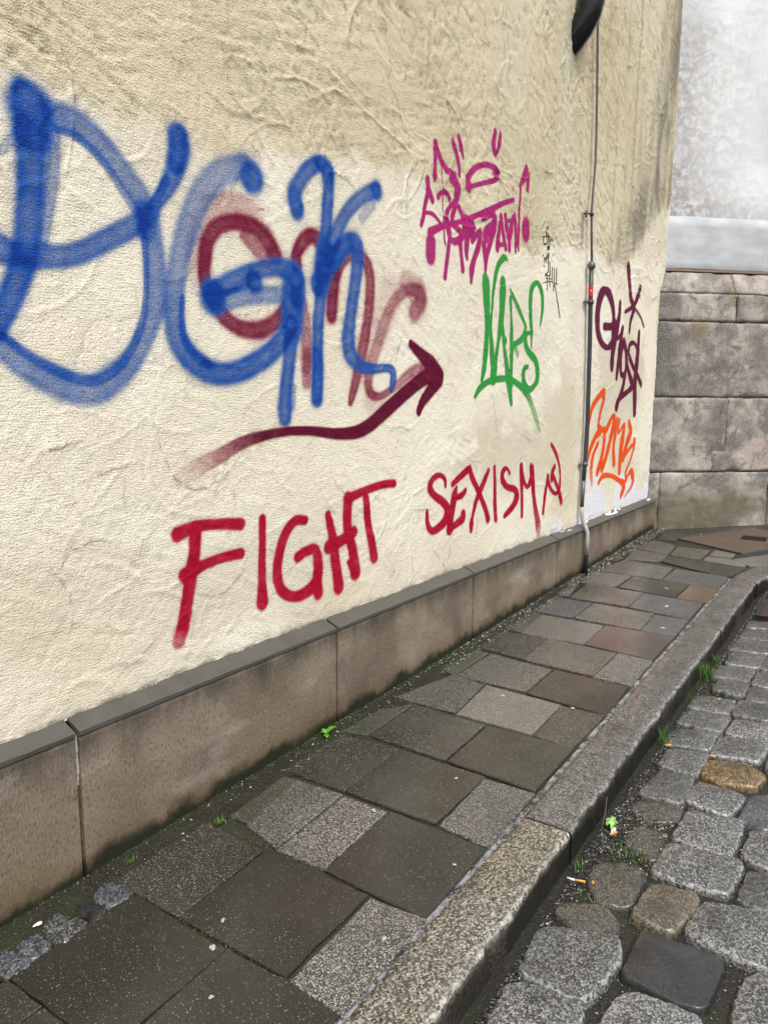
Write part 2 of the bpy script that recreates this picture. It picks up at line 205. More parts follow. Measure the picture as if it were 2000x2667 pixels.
        [(4.9,2.402,0.0063,0.95),(4.904,2.442,0.0063,0.95)],
        [(4.931,2.407,0.0064,0.95),(4.934,2.44,0.0064,0.95)],
        [(4.85,2.376,0.0026,0.95),(4.888,2.376,0.0026,0.95)],
        [(4.934,2.407,0.0066,0.95),(4.94,2.349,0.0056,0.95),(4.89,2.322,0.0047,0.95),(4.969,2.329,0.0025,0.95)],
        [(4.96,2.411,0.0066,0.95),(4.974,2.333,0.0067,0.95)],
        [(5.008,2.384,0.0067,0.95),(5.009,2.29,0.0067,0.95)],
        [(5.045,2.379,0.0068,0.95),(5.047,2.268,0.0068,0.95)],
        [(5.081,2.387,0.0069,0.95),(5.088,2.286,0.0069,0.95)],
        [(4.861,2.266,0.0025,0.95),(4.964,2.289,0.0025,0.95),(5.11,2.289,0.0026,0.95)],
        [(4.925,2.32,0.0066,0.95),(4.931,2.235,0.0066,0.95)],
        [(4.96,2.325,0.0066,0.95),(4.976,2.26,0.0066,0.95)],
        [(4.901,2.304,0.0025,0.95),(4.998,2.309,0.0025,0.95)],
        [(5.038,2.274,0.0068,0.95),(5.041,2.24,0.0068,0.95)],
        [(5.065,2.273,0.0063,0.95),(5.099,2.219,0.0064,0.95),(5.134,2.154,0.0065,0.95),(5.177,2.075,0.0066,0.95)],
    ],
    'ghost': [
        [(6.332,2.137,0.0261,0.92),(6.29,2.246,0.0317,0.92),(6.202,2.33,0.0365,0.92),(6.096,2.356,0.0216,0.92),(6.004,2.31,0.0406,0.92),(5.949,2.215,0.0434,0.92),(5.943,2.106,0.038,0.92),(5.978,2.019,0.0342,0.92),(6.072,1.951,0.0247,0.92),(6.207,1.926,0.0161,0.92),(6.334,1.976,0.0342,0.92),(6.365,2.064,0.0575,0.92),(6.344,2.1,0.0521,0.92)],
        [(6.11,2.083,0.0239,0.92),(6.284,2.096,0.0225,0.92),(6.431,2.135,0.0156,0.92)],
        [(6.467,2.292,0.0245,0.92),(6.454,2.185,0.0297,0.92),(6.411,2.067,0.0401,0.92),(6.369,1.949,0.0374,0.92),(6.339,1.852,0.036,0.92),(6.344,1.78,0.0335,0.92)],
        [(6.376,1.997,0.0126,0.92),(6.511,2.035,0.0175,0.92),(6.565,2.097,0.024,0.92)],
        [(6.565,2.097,0.0243,0.92),(6.525,1.957,0.0278,0.92),(6.502,1.809,0.0281,0.92),(6.479,1.7,0.0248,0.92)],
        [(6.616,1.992,0.0301,0.92),(6.565,1.91,0.0278,0.92),(6.566,1.812,0.0287,0.92),(6.596,1.728,0.0216,0.92),(6.679,1.725,0.0172,0.92),(6.725,1.807,0.0301,0.92),(6.696,1.917,0.0273,0.92),(6.634,1.983,0.0283,0.92)],
        [(7.047,2.09,0.0269,0.92),(7.038,1.954,0.0359,0.92),(7.026,1.828,0.0393,0.92),(7.002,1.67,0.0432,0.92),(7.032,1.511,0.043,0.92),(7.047,1.394,0.0326,0.92)],
        [(6.762,1.92,0.0256,0.92),(6.802,1.983,0.0185,0.92),(6.921,1.999,0.013,0.92),(7.02,1.953,0.0189,0.92)],
        [(6.806,1.871,0.0254,0.92),(6.925,1.793,0.022,0.92),(7.084,1.714,0.0217,0.92),(7.202,1.646,0.023,0.92)],
        [(6.732,1.807,0.0238,0.92),(6.834,1.718,0.0246,0.92),(6.919,1.637,0.0352,0.92),(6.824,1.584,0.0185,0.92),(6.599,1.522,0.0235,0.92),(6.53,1.452,0.0344,0.92)],
        [(6.698,1.715,0.0287,0.92),(6.666,1.614,0.0266,0.92),(6.597,1.532,0.0262,0.92)],
        [(6.654,2.606,0.035,0.92),(6.7,2.481,0.032,0.92),(6.748,2.368,0.0279,0.92),(6.866,2.29,0.0251,0.92)],
        [(7.007,2.476,0.0261,0.92),(6.935,2.388,0.0275,0.92),(6.828,2.307,0.0177,0.92),(6.605,2.237,0.0119,0.92)],
        [(6.864,2.3,0.0262,0.92),(6.781,2.192,0.0234,0.92),(6.755,2.09,0.0194,0.92)],
        [(6.902,2.283,0.0129,0.7),(7.055,2.235,0.0133,0.7),(7.181,2.162,0.0135,0.7)],
    ],
    'orange': [
        [(6.144,1.575,0.0176,0.92),(6.023,1.523,0.019,0.92),(5.921,1.458,0.0211,0.92),(5.878,1.376,0.0155,0.92),(5.85,1.284,0.0135,0.92),(5.849,1.154,0.0163,0.92)],
        [(6.16,1.561,0.0318,0.92),(6.169,1.504,0.0197,0.92),(6.111,1.409,0.0163,0.92),(6.083,1.305,0.0194,0.92),(6.147,1.264,0.0229,0.92),(6.024,1.221,0.0217,0.92),(5.913,1.123,0.0198,0.92),(5.855,1.051,0.0187,0.92)],
        [(6.147,1.264,0.0096,0.92),(6.236,1.261,0.0221,0.92),(6.249,1.173,0.0242,0.92),(6.219,1.076,0.0256,0.92),(6.16,0.982,0.0261,0.92),(6.109,0.927,0.0244,0.92)],
        [(6.09,1.161,0.0168,0.9),(6.001,1.089,0.0166,0.9),(5.957,1.006,0.0223,0.9),(5.955,0.921,0.022,0.6),(5.978,0.851,0.0182,0.4)],
        [(6.295,1.269,0.0222,0.92),(6.448,1.374,0.014,0.92),(6.489,1.313,0.0348,0.92),(6.403,1.165,0.0255,0.92),(6.329,1.05,0.0262,0.92),(6.224,0.948,0.0265,0.92)],
        [(6.565,1.341,0.0194,0.92),(6.538,1.21,0.0256,0.92),(6.507,1.11,0.0226,0.92),(6.545,0.975,0.0278,0.92)],
        [(6.632,1.329,0.0198,0.92),(6.617,1.227,0.0095,0.92),(6.773,1.294,0.0124,0.92),(6.743,1.17,0.0339,0.92),(6.714,1.047,0.0341,0.92),(6.708,0.89,0.0274,0.92)],
        [(6.91,1.301,0.0236,0.92),(6.96,1.225,0.0286,0.92),(6.872,1.122,0.0273,0.92),(6.79,1.0,0.0279,0.92)],
        [(7.086,1.134,0.0258,0.92),(7.065,1.048,0.0152,0.92),(6.976,0.945,0.0119,0.92),(6.886,0.854,0.0159,0.92),(6.931,0.796,0.0121,0.92)],
        [(7.125,1.121,0.0079,0.92),(6.986,1.084,0.0138,0.92),(6.821,1.019,0.0165,0.92)],
        [(7.065,0.851,0.029,0.92),(7.116,0.78,0.0265,0.92),(7.055,0.708,0.0145,0.6),(6.887,0.649,0.0114,0.35)],
        [(6.151,0.84,0.015,0.92),(6.263,0.885,0.0159,0.92),(6.483,0.867,0.0134,0.92),(6.722,0.804,0.0158,0.92),(6.852,0.75,0.0315,0.92),(6.781,0.66,0.0185,0.92)],
        [(7.026,0.865,0.017,0.92),(6.927,0.818,0.0124,0.92),(6.868,0.759,0.0173,0.92)],
    ],
}
SLABS = [
    ('d',[(0.945,-0.190),(1.334,-0.183),(1.326,-0.584),(0.945,-0.592)]),
    ('d',[(1.326,-0.592),(1.338,-0.79),(1.325,-0.975),(0.945,-0.975),(0.945,-0.601)]),
    ('s',[(1.348,-0.125),(1.719,-0.126),(1.71,-0.36),(1.348,-0.376)]),
    ('d',[(1.346,-0.384),(1.726,-0.375),(1.726,-0.778),(1.347,-0.785)]),
    ('a',[(1.716,-0.798),(1.729,-0.979),(1.33,-0.983),(1.341,-0.809)]),
    ('a',[(1.793,-0.219),(2.113,-0.174),(2.126,-0.376),(1.746,-0.392)]),
    ('a',[(2.127,-0.386),(2.125,-0.577),(1.753,-0.589),(1.743,-0.401)]),
    ('d',[(2.136,-0.588),(2.125,-0.975),(1.731,-0.974),(1.75,-0.6)]),
    ('s',[(2.15,-0.115),(2.515,-0.112),(2.539,-0.361),(2.155,-0.363)]),
    ('d',[(2.154,-0.374),(2.536,-0.368),(2.534,-0.764),(2.157,-0.762)]),
    ('a',[(2.159,-0.777),(2.52,-0.771),(2.526,-0.97),(2.139,-0.975)]),
    ('g',[(2.544,-0.102),(2.801,-0.115),(2.942,-0.174),(2.58,-0.177)]),
    ('s',[(2.577,-0.19),(2.944,-0.19),(2.93,-0.558),(2.562,-0.567)]),
    ('d',[(2.561,-0.582),(2.932,-0.573),(2.935,-0.965),(2.539,-0.965)]),
    ('m',[(2.972,-0.102),(3.363,-0.159),(3.331,-0.349),(2.972,-0.388)]),
    ('l',[(2.972,-0.399),(3.335,-0.365),(3.313,-0.762),(2.963,-0.767)]),
    ('s',[(2.959,-0.779),(3.305,-0.77),(3.321,-0.968),(2.934,-0.957)]),
    ('g',[(3.398,-0.108),(3.76,-0.131),(3.743,-0.165),(3.366,-0.163)]),
    ('m',[(3.369,-0.176),(3.749,-0.184),(3.7,-0.56),(3.366,-0.561)]),
    ('d',[(3.357,-0.571),(3.709,-0.574),(3.697,-0.96),(3.328,-0.977)]),
    ('s',[(3.805,-0.117),(4.125,-0.123),(4.158,-0.361),(3.761,-0.379)]),
    ('m',[(3.761,-0.379),(4.148,-0.365),(4.121,-0.767),(3.735,-0.772)]),
    ('a',[(3.73,-0.779),(4.128,-0.777),(4.118,-0.966),(3.718,-0.969)]),
    ('g',[(4.188,-0.079),(4.58,-0.116),(4.561,-0.153),(4.165,-0.172)]),
    ('l',[(4.161,-0.181),(4.553,-0.156),(4.557,-0.551),(4.17,-0.565)]),
    ('r',[(4.167,-0.572),(4.556,-0.564),(4.563,-0.965),(4.125,-0.959)]),
    ('b',[(4.611,-0.081),(4.979,-0.086),(4.959,-0.33),(4.6,-0.334)]),
    ('m',[(4.599,-0.348),(4.97,-0.348),(4.951,-0.745),(4.586,-0.764)]),
    ('b',[(4.582,-0.772),(4.941,-0.755),(4.936,-0.961),(4.571,-0.963)]),
    ('b',[(5.044,-0.044),(5.409,-0.061),(5.415,-0.114),(5.027,-0.143)]),
    ('m',[(5.025,-0.159),(5.422,-0.136),(5.397,-0.559),(5.019,-0.557)]),
    ('b',[(5.008,-0.567),(5.391,-0.568),(5.354,-0.958),(4.949,-0.958)]),
    ('l',[(5.437,-0.106),(5.792,-0.103),(5.808,-0.341),(5.444,-0.33)]),
    ('d',[(5.453,-0.365),(5.808,-0.365),(5.786,-0.772),(5.394,-0.766)]),
    ('o',[(5.402,-0.778),(5.778,-0.781),(5.751,-0.975),(5.383,-0.978)]),
    ('m',[(5.84,-0.12),(6.296,-0.143),(6.22,-0.546),(5.836,-0.558)]),
    ('b',[(5.828,-0.568),(6.217,-0.579),(6.164,-0.971),(5.766,-0.968)]),
    ('m',[(6.322,-0.143),(6.74,-0.134),(6.632,-0.406),(6.39,-0.404)]),
    ('d',[(6.395,-0.412),(6.618,-0.413),(6.523,-0.819),(6.198,-0.816)]),
    ('d',[(6.189,-0.825),(6.509,-0.822),(6.502,-1.038),(6.177,-0.981)]),
    ('m',[(6.777,-0.132),(7.183,-0.139),(7.056,-0.365),(6.664,-0.401)]),
    ('m',[(6.658,-0.42),(7.014,-0.393),(7.017,-0.662),(6.617,-0.663)]),
    ('l',[(6.831,-0.701),(7.032,-0.702),(6.972,-0.872),(6.788,-0.872)]),
    ('l',[(6.616,-0.688),(6.795,-0.7),(6.765,-0.876),(6.715,-1.011),(6.543,-1.017)]),
    ('l',[(6.759,-0.893),(7.108,-1.107),(7.122,-1.202),(6.742,-1.159),(6.594,-1.049)]),
]
SETTS = [
    ('w',[(1.809,-1.243),(2.006,-1.223),(2.085,-1.427),(1.992,-1.457),(1.799,-1.425)]),
    ('w',[(1.562,-1.257),(1.747,-1.239),(1.781,-1.307),(1.784,-1.425),(1.657,-1.448)]),
    ('w',[(1.682,-1.486),(1.871,-1.5),(1.91,-1.537),(1.919,-1.682),(1.852,-1.723),(1.765,-1.686)]),
    ('k',[(1.954,-1.487),(2.141,-1.484),(2.158,-1.696),(2.113,-1.702),(1.954,-1.692),(1.941,-1.64)]),
    ('y2',[(2.195,-1.438),(2.378,-1.449),(2.419,-1.576),(2.349,-1.581),(2.192,-1.548)]),
    ('w',[(2.219,-1.589),(2.386,-1.606),(2.442,-1.797),(2.385,-1.854),(2.197,-1.83),(2.193,-1.736)]),
    ('w',[(1.974,-1.765),(2.126,-1.771),(2.19,-1.831),(2.166,-1.901),(1.945,-1.863),(1.917,-1.792)]),
    ('t',[(2.322,-1.26),(2.418,-1.272),(2.453,-1.38),(2.435,-1.397),(2.256,-1.408),(2.227,-1.318)]),
    ('w',[(2.455,-1.428),(2.633,-1.437),(2.666,-1.659),(2.599,-1.665),(2.458,-1.652)]),
    ('t',[(2.095,-1.241),(2.151,-1.249),(2.192,-1.342),(2.16,-1.398),(2.102,-1.411),(2.057,-1.343)]),
    ('w',[(2.685,-1.437),(2.873,-1.444),(2.917,-1.623),(2.811,-1.628),(2.675,-1.617)]),
    ('t',[(2.573,-1.306),(2.686,-1.312),(2.71,-1.392),(2.604,-1.413),(2.536,-1.406)]),
    ('t',[(2.806,-1.249),(2.875,-1.271),(2.908,-1.405),(2.808,-1.413),(2.761,-1.318)]),
    ('w',[(2.946,-1.417),(3.118,-1.43),(3.133,-1.593),(3.06,-1.592),(2.929,-1.563)]),
    ('m',[(2.918,-1.252),(3.123,-1.276),(3.147,-1.395),(3.05,-1.403),(2.923,-1.405)]),
    ('y',[(3.202,-1.426),(3.328,-1.422),(3.375,-1.552),(3.322,-1.638),(3.204,-1.615),(3.178,-1.495)]),
    ('m',[(3.181,-1.253),(3.34,-1.259),(3.392,-1.401),(3.299,-1.406),(3.186,-1.401)]),
    ('w',[(3.405,-1.421),(3.592,-1.423),(3.652,-1.597),(3.527,-1.608),(3.439,-1.592)]),
    ('m',[(3.411,-1.209),(3.56,-1.237),(3.608,-1.396),(3.432,-1.401)]),
    ('w',[(3.652,-1.431),(3.811,-1.447),(3.841,-1.601),(3.744,-1.607),(3.648,-1.575)]),
    ('m',[(3.639,-1.217),(3.788,-1.242),(3.835,-1.41),(3.636,-1.406)]),
    ('m',[(3.838,-1.222),(4.006,-1.237),(4.042,-1.397),(3.863,-1.396)]),
    ('m',[(3.888,-1.416),(4.045,-1.423),(4.08,-1.577),(3.88,-1.572)]),
    ('k2',[(2.924,-1.612),(3.116,-1.629),(3.197,-1.728),(2.98,-1.761),(2.91,-1.698)]),
    ('w',[(2.706,-1.664),(2.876,-1.666),(2.913,-1.763),(2.701,-1.784),(2.678,-1.732)]),
    ('m',[(2.456,-1.695),(2.619,-1.696),(2.676,-1.798),(2.473,-1.844),(2.443,-1.776)]),
    ('m',[(4.131,-1.277),(4.303,-1.283),(4.322,-1.416),(4.125,-1.418)]),
    ('m',[(4.31,-1.232),(4.487,-1.247),(4.532,-1.407),(4.339,-1.409)]),
    ('m',[(4.541,-1.263),(4.785,-1.262),(4.809,-1.423),(4.585,-1.423)]),
    ('m',[(4.799,-1.232),(5.025,-1.256),(5.064,-1.44),(4.847,-1.444)]),
    ('m',[(5.057,-1.25),(5.262,-1.244),(5.313,-1.443),(5.079,-1.438)]),
    ('m',[(5.284,-1.25),(5.43,-1.246),(5.517,-1.446),(5.34,-1.445)]),
    ('m',[(4.064,-1.451),(4.262,-1.441),(4.289,-1.56),(4.106,-1.569)]),
    ('m',[(4.299,-1.439),(4.501,-1.444),(4.543,-1.574),(4.316,-1.564)]),
    ('m',[(4.582,-1.44),(4.796,-1.451),(4.814,-1.574),(4.581,-1.569)]),
    ('m',[(4.849,-1.461),(5.048,-1.469),(5.079,-1.595),(4.852,-1.586)]),
]
EDGE_STONES = [
    ('b',[(0.943,-0.143),(0.987,-0.085),(1.006,-0.165),(1.0,-0.193),(0.947,-0.184)]),
    ('b',[(1.019,-0.107),(1.067,-0.101),(1.07,-0.171),(1.017,-0.174)]),
    ('w',[(1.1,-0.096),(1.151,-0.073),(1.175,-0.148),(1.174,-0.18),(1.093,-0.189)]),
    ('k',[(1.21,-0.088),(1.237,-0.114),(1.24,-0.178),(1.201,-0.192),(1.194,-0.139)]),
    ('b',[(1.265,-0.094),(1.326,-0.075),(1.345,-0.143),(1.324,-0.184),(1.264,-0.177)]),
]


# ------------------------------------------------------------------ helpers
def gz(x):
    return SLOPE * x

def setp(o, label=None, cat=None, group=None, kind=None):
    if label: o['label'] = label
    if cat: o['category'] = cat
    if group: o['group'] = group
    if kind: o['kind'] = kind
    return o

def empty(name, loc=(0, 0, 0), parent=None):
    o = bpy.data.objects.new(name, None); o.empty_display_size = 0.05
    COL.objects.link(o); o.location = loc
    if parent: o.parent = parent
    return o

def mesh_obj(name, verts, faces, material, parent=None, smooth=False):
    me = bpy.data.meshes.new(name)
    me.from_pydata([tuple(v) for v in verts], [], [tuple(f) for f in faces])
    me.materials.append(material)
    if smooth:
        me.polygons.foreach_set('use_smooth', [True] * len(me.polygons))
    me.update()
    o = bpy.data.objects.new(name, me); COL.objects.link(o)
    if parent: o.parent = parent
    return o

def quad_mesh(name, V, Q, material, parent=None, attrs=None, smooth=True):
    """fast mesh from numpy arrays of vertices and quads, with float point attributes"""
    me = bpy.data.meshes.new(name)
    V = np.asarray(V, np.float32); Q = np.asarray(Q, np.int32)
    me.vertices.add(len(V)); me.vertices.foreach_set('co', V.ravel())
    me.loops.add(Q.size); me.loops.foreach_set('vertex_index', Q.ravel())
    me.polygons.add(len(Q)); me.polygons.foreach_set('loop_start', np.arange(0, Q.size, Q.shape[1], dtype=np.int32))
    me.polygons.foreach_set('use_smooth', np.full(len(Q), smooth))
    me.update(calc_edges=True)
    for k, a in (attrs or {}).items():
        at = me.attributes.new(k, 'FLOAT', 'POINT'); at.data.foreach_set('value', np.asarray(a, np.float32).ravel())
    me.materials.append(material); me.validate()
    o = bpy.data.objects.new(name, me); COL.objects.link(o)
    if parent: o.parent = parent
    return o

def grid_quads(nu, nv):
    i = np.arange(nu * nv).reshape(nv, nu)
    return np.stack([i[:-1, :-1], i[:-1, 1:], i[1:, 1:], i[1:, :-1]], -1).reshape(-1, 4)

class MB:
    """collects simple shapes into one mesh"""
    def __init__(s): s.v = []; s.f = []
    def add(s, v, f):
        b = len(s.v); s.v += [tuple(p) for p in v]; s.f += [tuple(b + i for i in q) for q in f]
    def box(s, x0, x1, y0, y1, z0, z1):
        s.add([(x0, y0, z0), (x1, y0, z0), (x1, y1, z0), (x0, y1, z0), (x0, y0, z1), (x1, y0, z1), (x1, y1, z1), (x0, y1, z1)],
              [(0, 3, 2, 1), (4, 5, 6, 7), (0, 1, 5, 4), (1, 2, 6, 5), (2, 3, 7, 6), (3, 0, 4, 7)])
    def tube(s, pts, rad, n=10, caps=True):
        P = [Vector(p) for p in pts]; rings = []
        if not hasattr(rad, '__len__'): rad = [rad] * len(P)
        up = None
        for i, p in enumerate(P):
            t = (P[min(i + 1, len(P) - 1)] - P[max(i - 1, 0)]).normalized()
            if up is None: up = Vector((1, 0, 0)) if abs(t.x) < 0.9 else Vector((0, 1, 0))
            a = t.cross(up).normalized(); b = a.cross(t).normalized(); up = b
            rings.append([p + (a * math.cos(2 * math.pi * k / n) + b * math.sin(2 * math.pi * k / n)) * rad[i] for k in range(n)])
        v = [q for r in rings for q in r]; f = []
        for i in range(len(P) - 1):
            for k in range(n):
                f.append((i * n + k, i * n + (k + 1) % n, (i + 1) * n + (k + 1) % n, (i + 1) * n + k))
        if caps:
            f.append(tuple(range(n - 1, -1, -1))); f.append(tuple((len(P) - 1) * n + k for k in range(n)))
        s.add(v, f)
    def build(s, name, material, parent=None, smooth=False):
        return mesh_obj(name, s.v, s.f, material, parent, smooth)

# value noise on numpy arrays
_RT = np.random.default_rng(7).random(65536).astype(np.float32)
def vnoise(x, y, seed=0):
    xi = np.floor(x).astype(np.int64); yi = np.floor(y).astype(np.int64)
    fx = x - xi; fy = y - yi
    fx = fx * fx * (3 - 2 * fx); fy = fy * fy * (3 - 2 * fy)
    def h(a, b):
        k = (a * 73856093) ^ (b * 19349663) ^ (seed * 83492791)
        k = (k ^ (k >> 13)) * 1274126177
        return _RT[(k ^ (k >> 16)) & 65535]
    return (h(xi, yi) * (1 - fx) + h(xi + 1, yi) * fx) * (1 - fy) + (h(xi, yi + 1) * (1 - fx) + h(xi + 1, yi + 1) * fx) * fy
def fbm(x, y, seed=0, octv=4):
    s = 0; a = 1.0; t = 0
    for k in range(octv):
        s = s + a * vnoise(x * 2 ** k, y * 2 ** k, seed + 31 * k); t += a; a *= 0.5
    return s / t
def sstep(a, b, x):
    t = np.clip((x - a) / (b - a), 0, 1); return t * t * (3 - 2 * t)
def poly_mask(U, Z, poly, soft, warp=0.0, seed=3):
    """soft inside-mask of a polygon with a frayed edge"""
    if warp:
        U = U + (fbm(U * 9, Z * 9, seed) - 0.5) * warp; Z = Z + (fbm(U * 9 + 40, Z * 9, seed + 5) - 0.5) * warp
    P = np.array(poly); d2 = np.full(U.shape, 1e9); inside = np.zeros(U.shape, bool)
    for i in range(len(P)):
        a = P[i]; b = P[(i + 1) % len(P)]; e = b - a
        t = np.clip(((U - a[0]) * e[0] + (Z - a[1]) * e[1]) / (e @ e + 1e-12), 0, 1)
        d2 = np.minimum(d2, (U - a[0] - t * e[0]) ** 2 + (Z - a[1] - t * e[1]) ** 2)
        c = ((a[1] > Z) != (b[1] > Z)) & (U < (b[0] - a[0]) * (Z - a[1]) / (b[1] - a[1] + 1e-12) + a[0])
        inside ^= c
    d = np.sqrt(d2) * np.where(inside, 1, -1)
    return sstep(-soft, soft, d)

# ------------------------------------------------------------------ materials
class NT:
    def __init__(s, name):
        s.m = bpy.data.materials.new(name); s.m.use_nodes = True
        s.t = s.m.node_tree; s.b = s.t.nodes['Principled BSDF']
        s.co = s.t.nodes.new('ShaderNodeTexCoord').outputs['Object']
    def n(s, typ, ins=None, **kw):
        nd = s.t.nodes.new(typ)
        for k, v in kw.items(): setattr(nd, k, v)
        for k, v in (ins or {}).items(): s.put(nd.inputs[k], v)
        return nd
    def put(s, sock, v):
        if isinstance(v, bpy.types.NodeSocket): s.t.links.new(v, sock)
        elif isinstance(v, (tuple, list)) and len(v) == 3 and sock.type == 'RGBA': sock.default_value = (*v, 1)
        else: sock.default_value = v
    def noise(s, scale, detail=4, rough=0.55, co=None, out='Fac', dist=0.0):
        return s.n('ShaderNodeTexNoise', {'Vector': co or s.co, 'Scale': scale, 'Detail': detail, 'Roughness': rough, 'Distortion': dist}).outputs[out]
    def vor(s, scale, co=None, rnd=1.0, feature='F1'):
        return s.n('ShaderNodeTexVoronoi', {'Vector': co or s.co, 'Scale': scale, 'Randomness': rnd}, feature=feature)
    def math(s, op, a, b=0.0, c=0.0, clamp=False):
        nd = s.n('ShaderNodeMath', operation=op, use_clamp=clamp)
        s.put(nd.inputs[0], a); s.put(nd.inputs[1], b); s.put(nd.inputs[2], c); return nd.outputs[0]
    def rng(s, v, a, b, c=0.0, d=1.0):
        nd = s.n('ShaderNodeMapRange', {'Value': v, 'From Min': a, 'From Max': b, 'To Min': c, 'To Max': d}, interpolation_type='SMOOTHSTEP')
        return nd.outputs[0]
    def mix(s, fac, a, b, mode='MIX'):
        nd = s.n('ShaderNodeMix', data_type='RGBA', blend_type=mode)
        s.put(nd.inputs['Factor'], fac); s.put(nd.inputs[6], a); s.put(nd.inputs[7], b); return nd.outputs[2]
    def attr(s, name): return s.n('ShaderNodeAttribute', attribute_name=name).outputs['Fac']
    def objrand(s): return s.n('ShaderNodeObjectInfo').outputs['Random']
    def bump(s, h, strength=0.5, dist=0.002, normal=None):
        ins = {'Height': h, 'Strength': strength, 'Distance': dist}
        if normal is not None: ins['Normal'] = normal
        return s.n('ShaderNodeBump', ins).outputs[0]
    def stretch(s, sc):
        return s.n('ShaderNodeMapping', {'Vector': s.co, 'Scale': sc}).outputs[0]
    def out(s, col=None, rough=None, normal=None, metal=None, spec=None):
        if col is not None: s.put(s.b.inputs['Base Color'], col)
        if rough is not None: s.put(s.b.inputs['Roughness'], rough)
        if normal is not None: s.put(s.b.inputs['Normal'], normal)
        if metal is not None: s.put(s.b.inputs['Metallic'], metal)
        if spec is not None: s.put(s.b.inputs['Specular IOR Level'], spec)
        return s.m

def plaster_bump(k):
    """grain shared by the bare render and the paint sprayed on it"""
    g1 = k.noise(170, 2, 0.65)
    g2 = k.noise(1.0, 1, 0.5, co=k.n('ShaderNodeMapping', {'Vector': k.co, 'Rotation': (0.0, 0.32, 0.0), 'Scale': (30.0, 1.0, 210.0)}).outputs[0])
    h = k.math('ADD', g1, k.math('MULTIPLY', g2, 0.55))
    return k.bump(h, 0.9, 0.0046), g1, g2

def mat_plaster():
    k = NT('cream render')
    wash, tan, white, dirt, relief, light, tone, streak, scar = [k.attr(a) for a in ('wash', 'tan', 'white', 'dirt', 'relief', 'light', 'tone', 'streak', 'scar')]
    bmp, g1, g2 = plaster_bump(k)
    old = k.mix(tone, (0.535, 0.450, 0.285), (0.675, 0.598, 0.43))
    old = k.mix(streak, old, (0.585, 0.565, 0.425))
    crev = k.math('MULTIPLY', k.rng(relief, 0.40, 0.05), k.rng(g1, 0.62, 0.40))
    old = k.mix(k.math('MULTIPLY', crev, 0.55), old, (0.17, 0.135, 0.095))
    pit = k.math('MULTIPLY', k.rng(g1, 0.40, 0.30), k.rng(tone, 0.75, 0.3, 0.25, 0.85))
    old = k.mix(pit, old, (0.19, 0.155, 0.105))
    old = k.mix(k.math('MULTIPLY', k.rng(g2, 0.40, 0.24), 0.6), old, (0.22, 0.18, 0.12))
    new = k.mix(tone, (0.70, 0.632, 0.490), (0.79, 0.742, 0.62))
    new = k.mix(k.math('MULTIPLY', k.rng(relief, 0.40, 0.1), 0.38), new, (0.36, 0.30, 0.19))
    new = k.mix(k.math('MULTIPLY', k.rng(g1, 0.43, 0.30), 0.62), new, (0.33, 0.27, 0.18))  # fine dark grain: small shadows of the relief put into the colour
    new = k.mix(k.math('MULTIPLY', k.rng(g1, 0.58, 0.70), 0.5), new, (0.84, 0.80, 0.70))
    c = k.mix(wash, old, new)
    c = k.mix(tan, c, k.mix(g1, (0.51, 0.44, 0.31), (0.63, 0.565, 0.44)))
    c = k.mix(light, c, (0.80, 0.755, 0.62))
    c = k.mix(scar, c, (0.16, 0.13, 0.10))
    c = k.mix(dirt, c, k.mix(g1, (0.14, 0.125, 0.10), (0.27, 0.24, 0.185)))
    c = k.mix(white, c, k.mix(g1, (0.56, 0.57, 0.62), (0.84, 0.84, 0.85)))
    return k.out(c, 0.9, bmp, spec=0.25)

def mat_paint(name, col, thin=None, rough=0.65, grain=0.5, deep=None):
    k = NT(name); a = k.attr('paint')
    bmp, g1, g2 = plaster_bump(k)
    n1 = k.math('ADD', k.math('MULTIPLY', k.noise(330, 1, 0.6), 0.5), k.math('MULTIPLY', g1, 0.5))
    amp = k.math('MULTIPLY', k.math('MULTIPLY', a, k.math('SUBTRACT', 1.0, a)), 4.0 * grain)
    al = k.math('ADD', a, k.math('MULTIPLY', k.math('SUBTRACT', n1, 0.5), k.math('MULTIPLY', amp, 2.4)), clamp=True)
    c = k.mix(k.rng(a, 0.35, 0.95), thin or col, col)
    if deep: c = k.mix(k.rng(a, 0.84, 0.97), c, deep)
    c = k.mix(k.rng(g1, 0.42, 0.28, 0.0, 0.4), c, (0, 0, 0))
    k.put(k.b.inputs['Alpha'], al)
    return k.out(c, rough, bmp, spec=0.15)

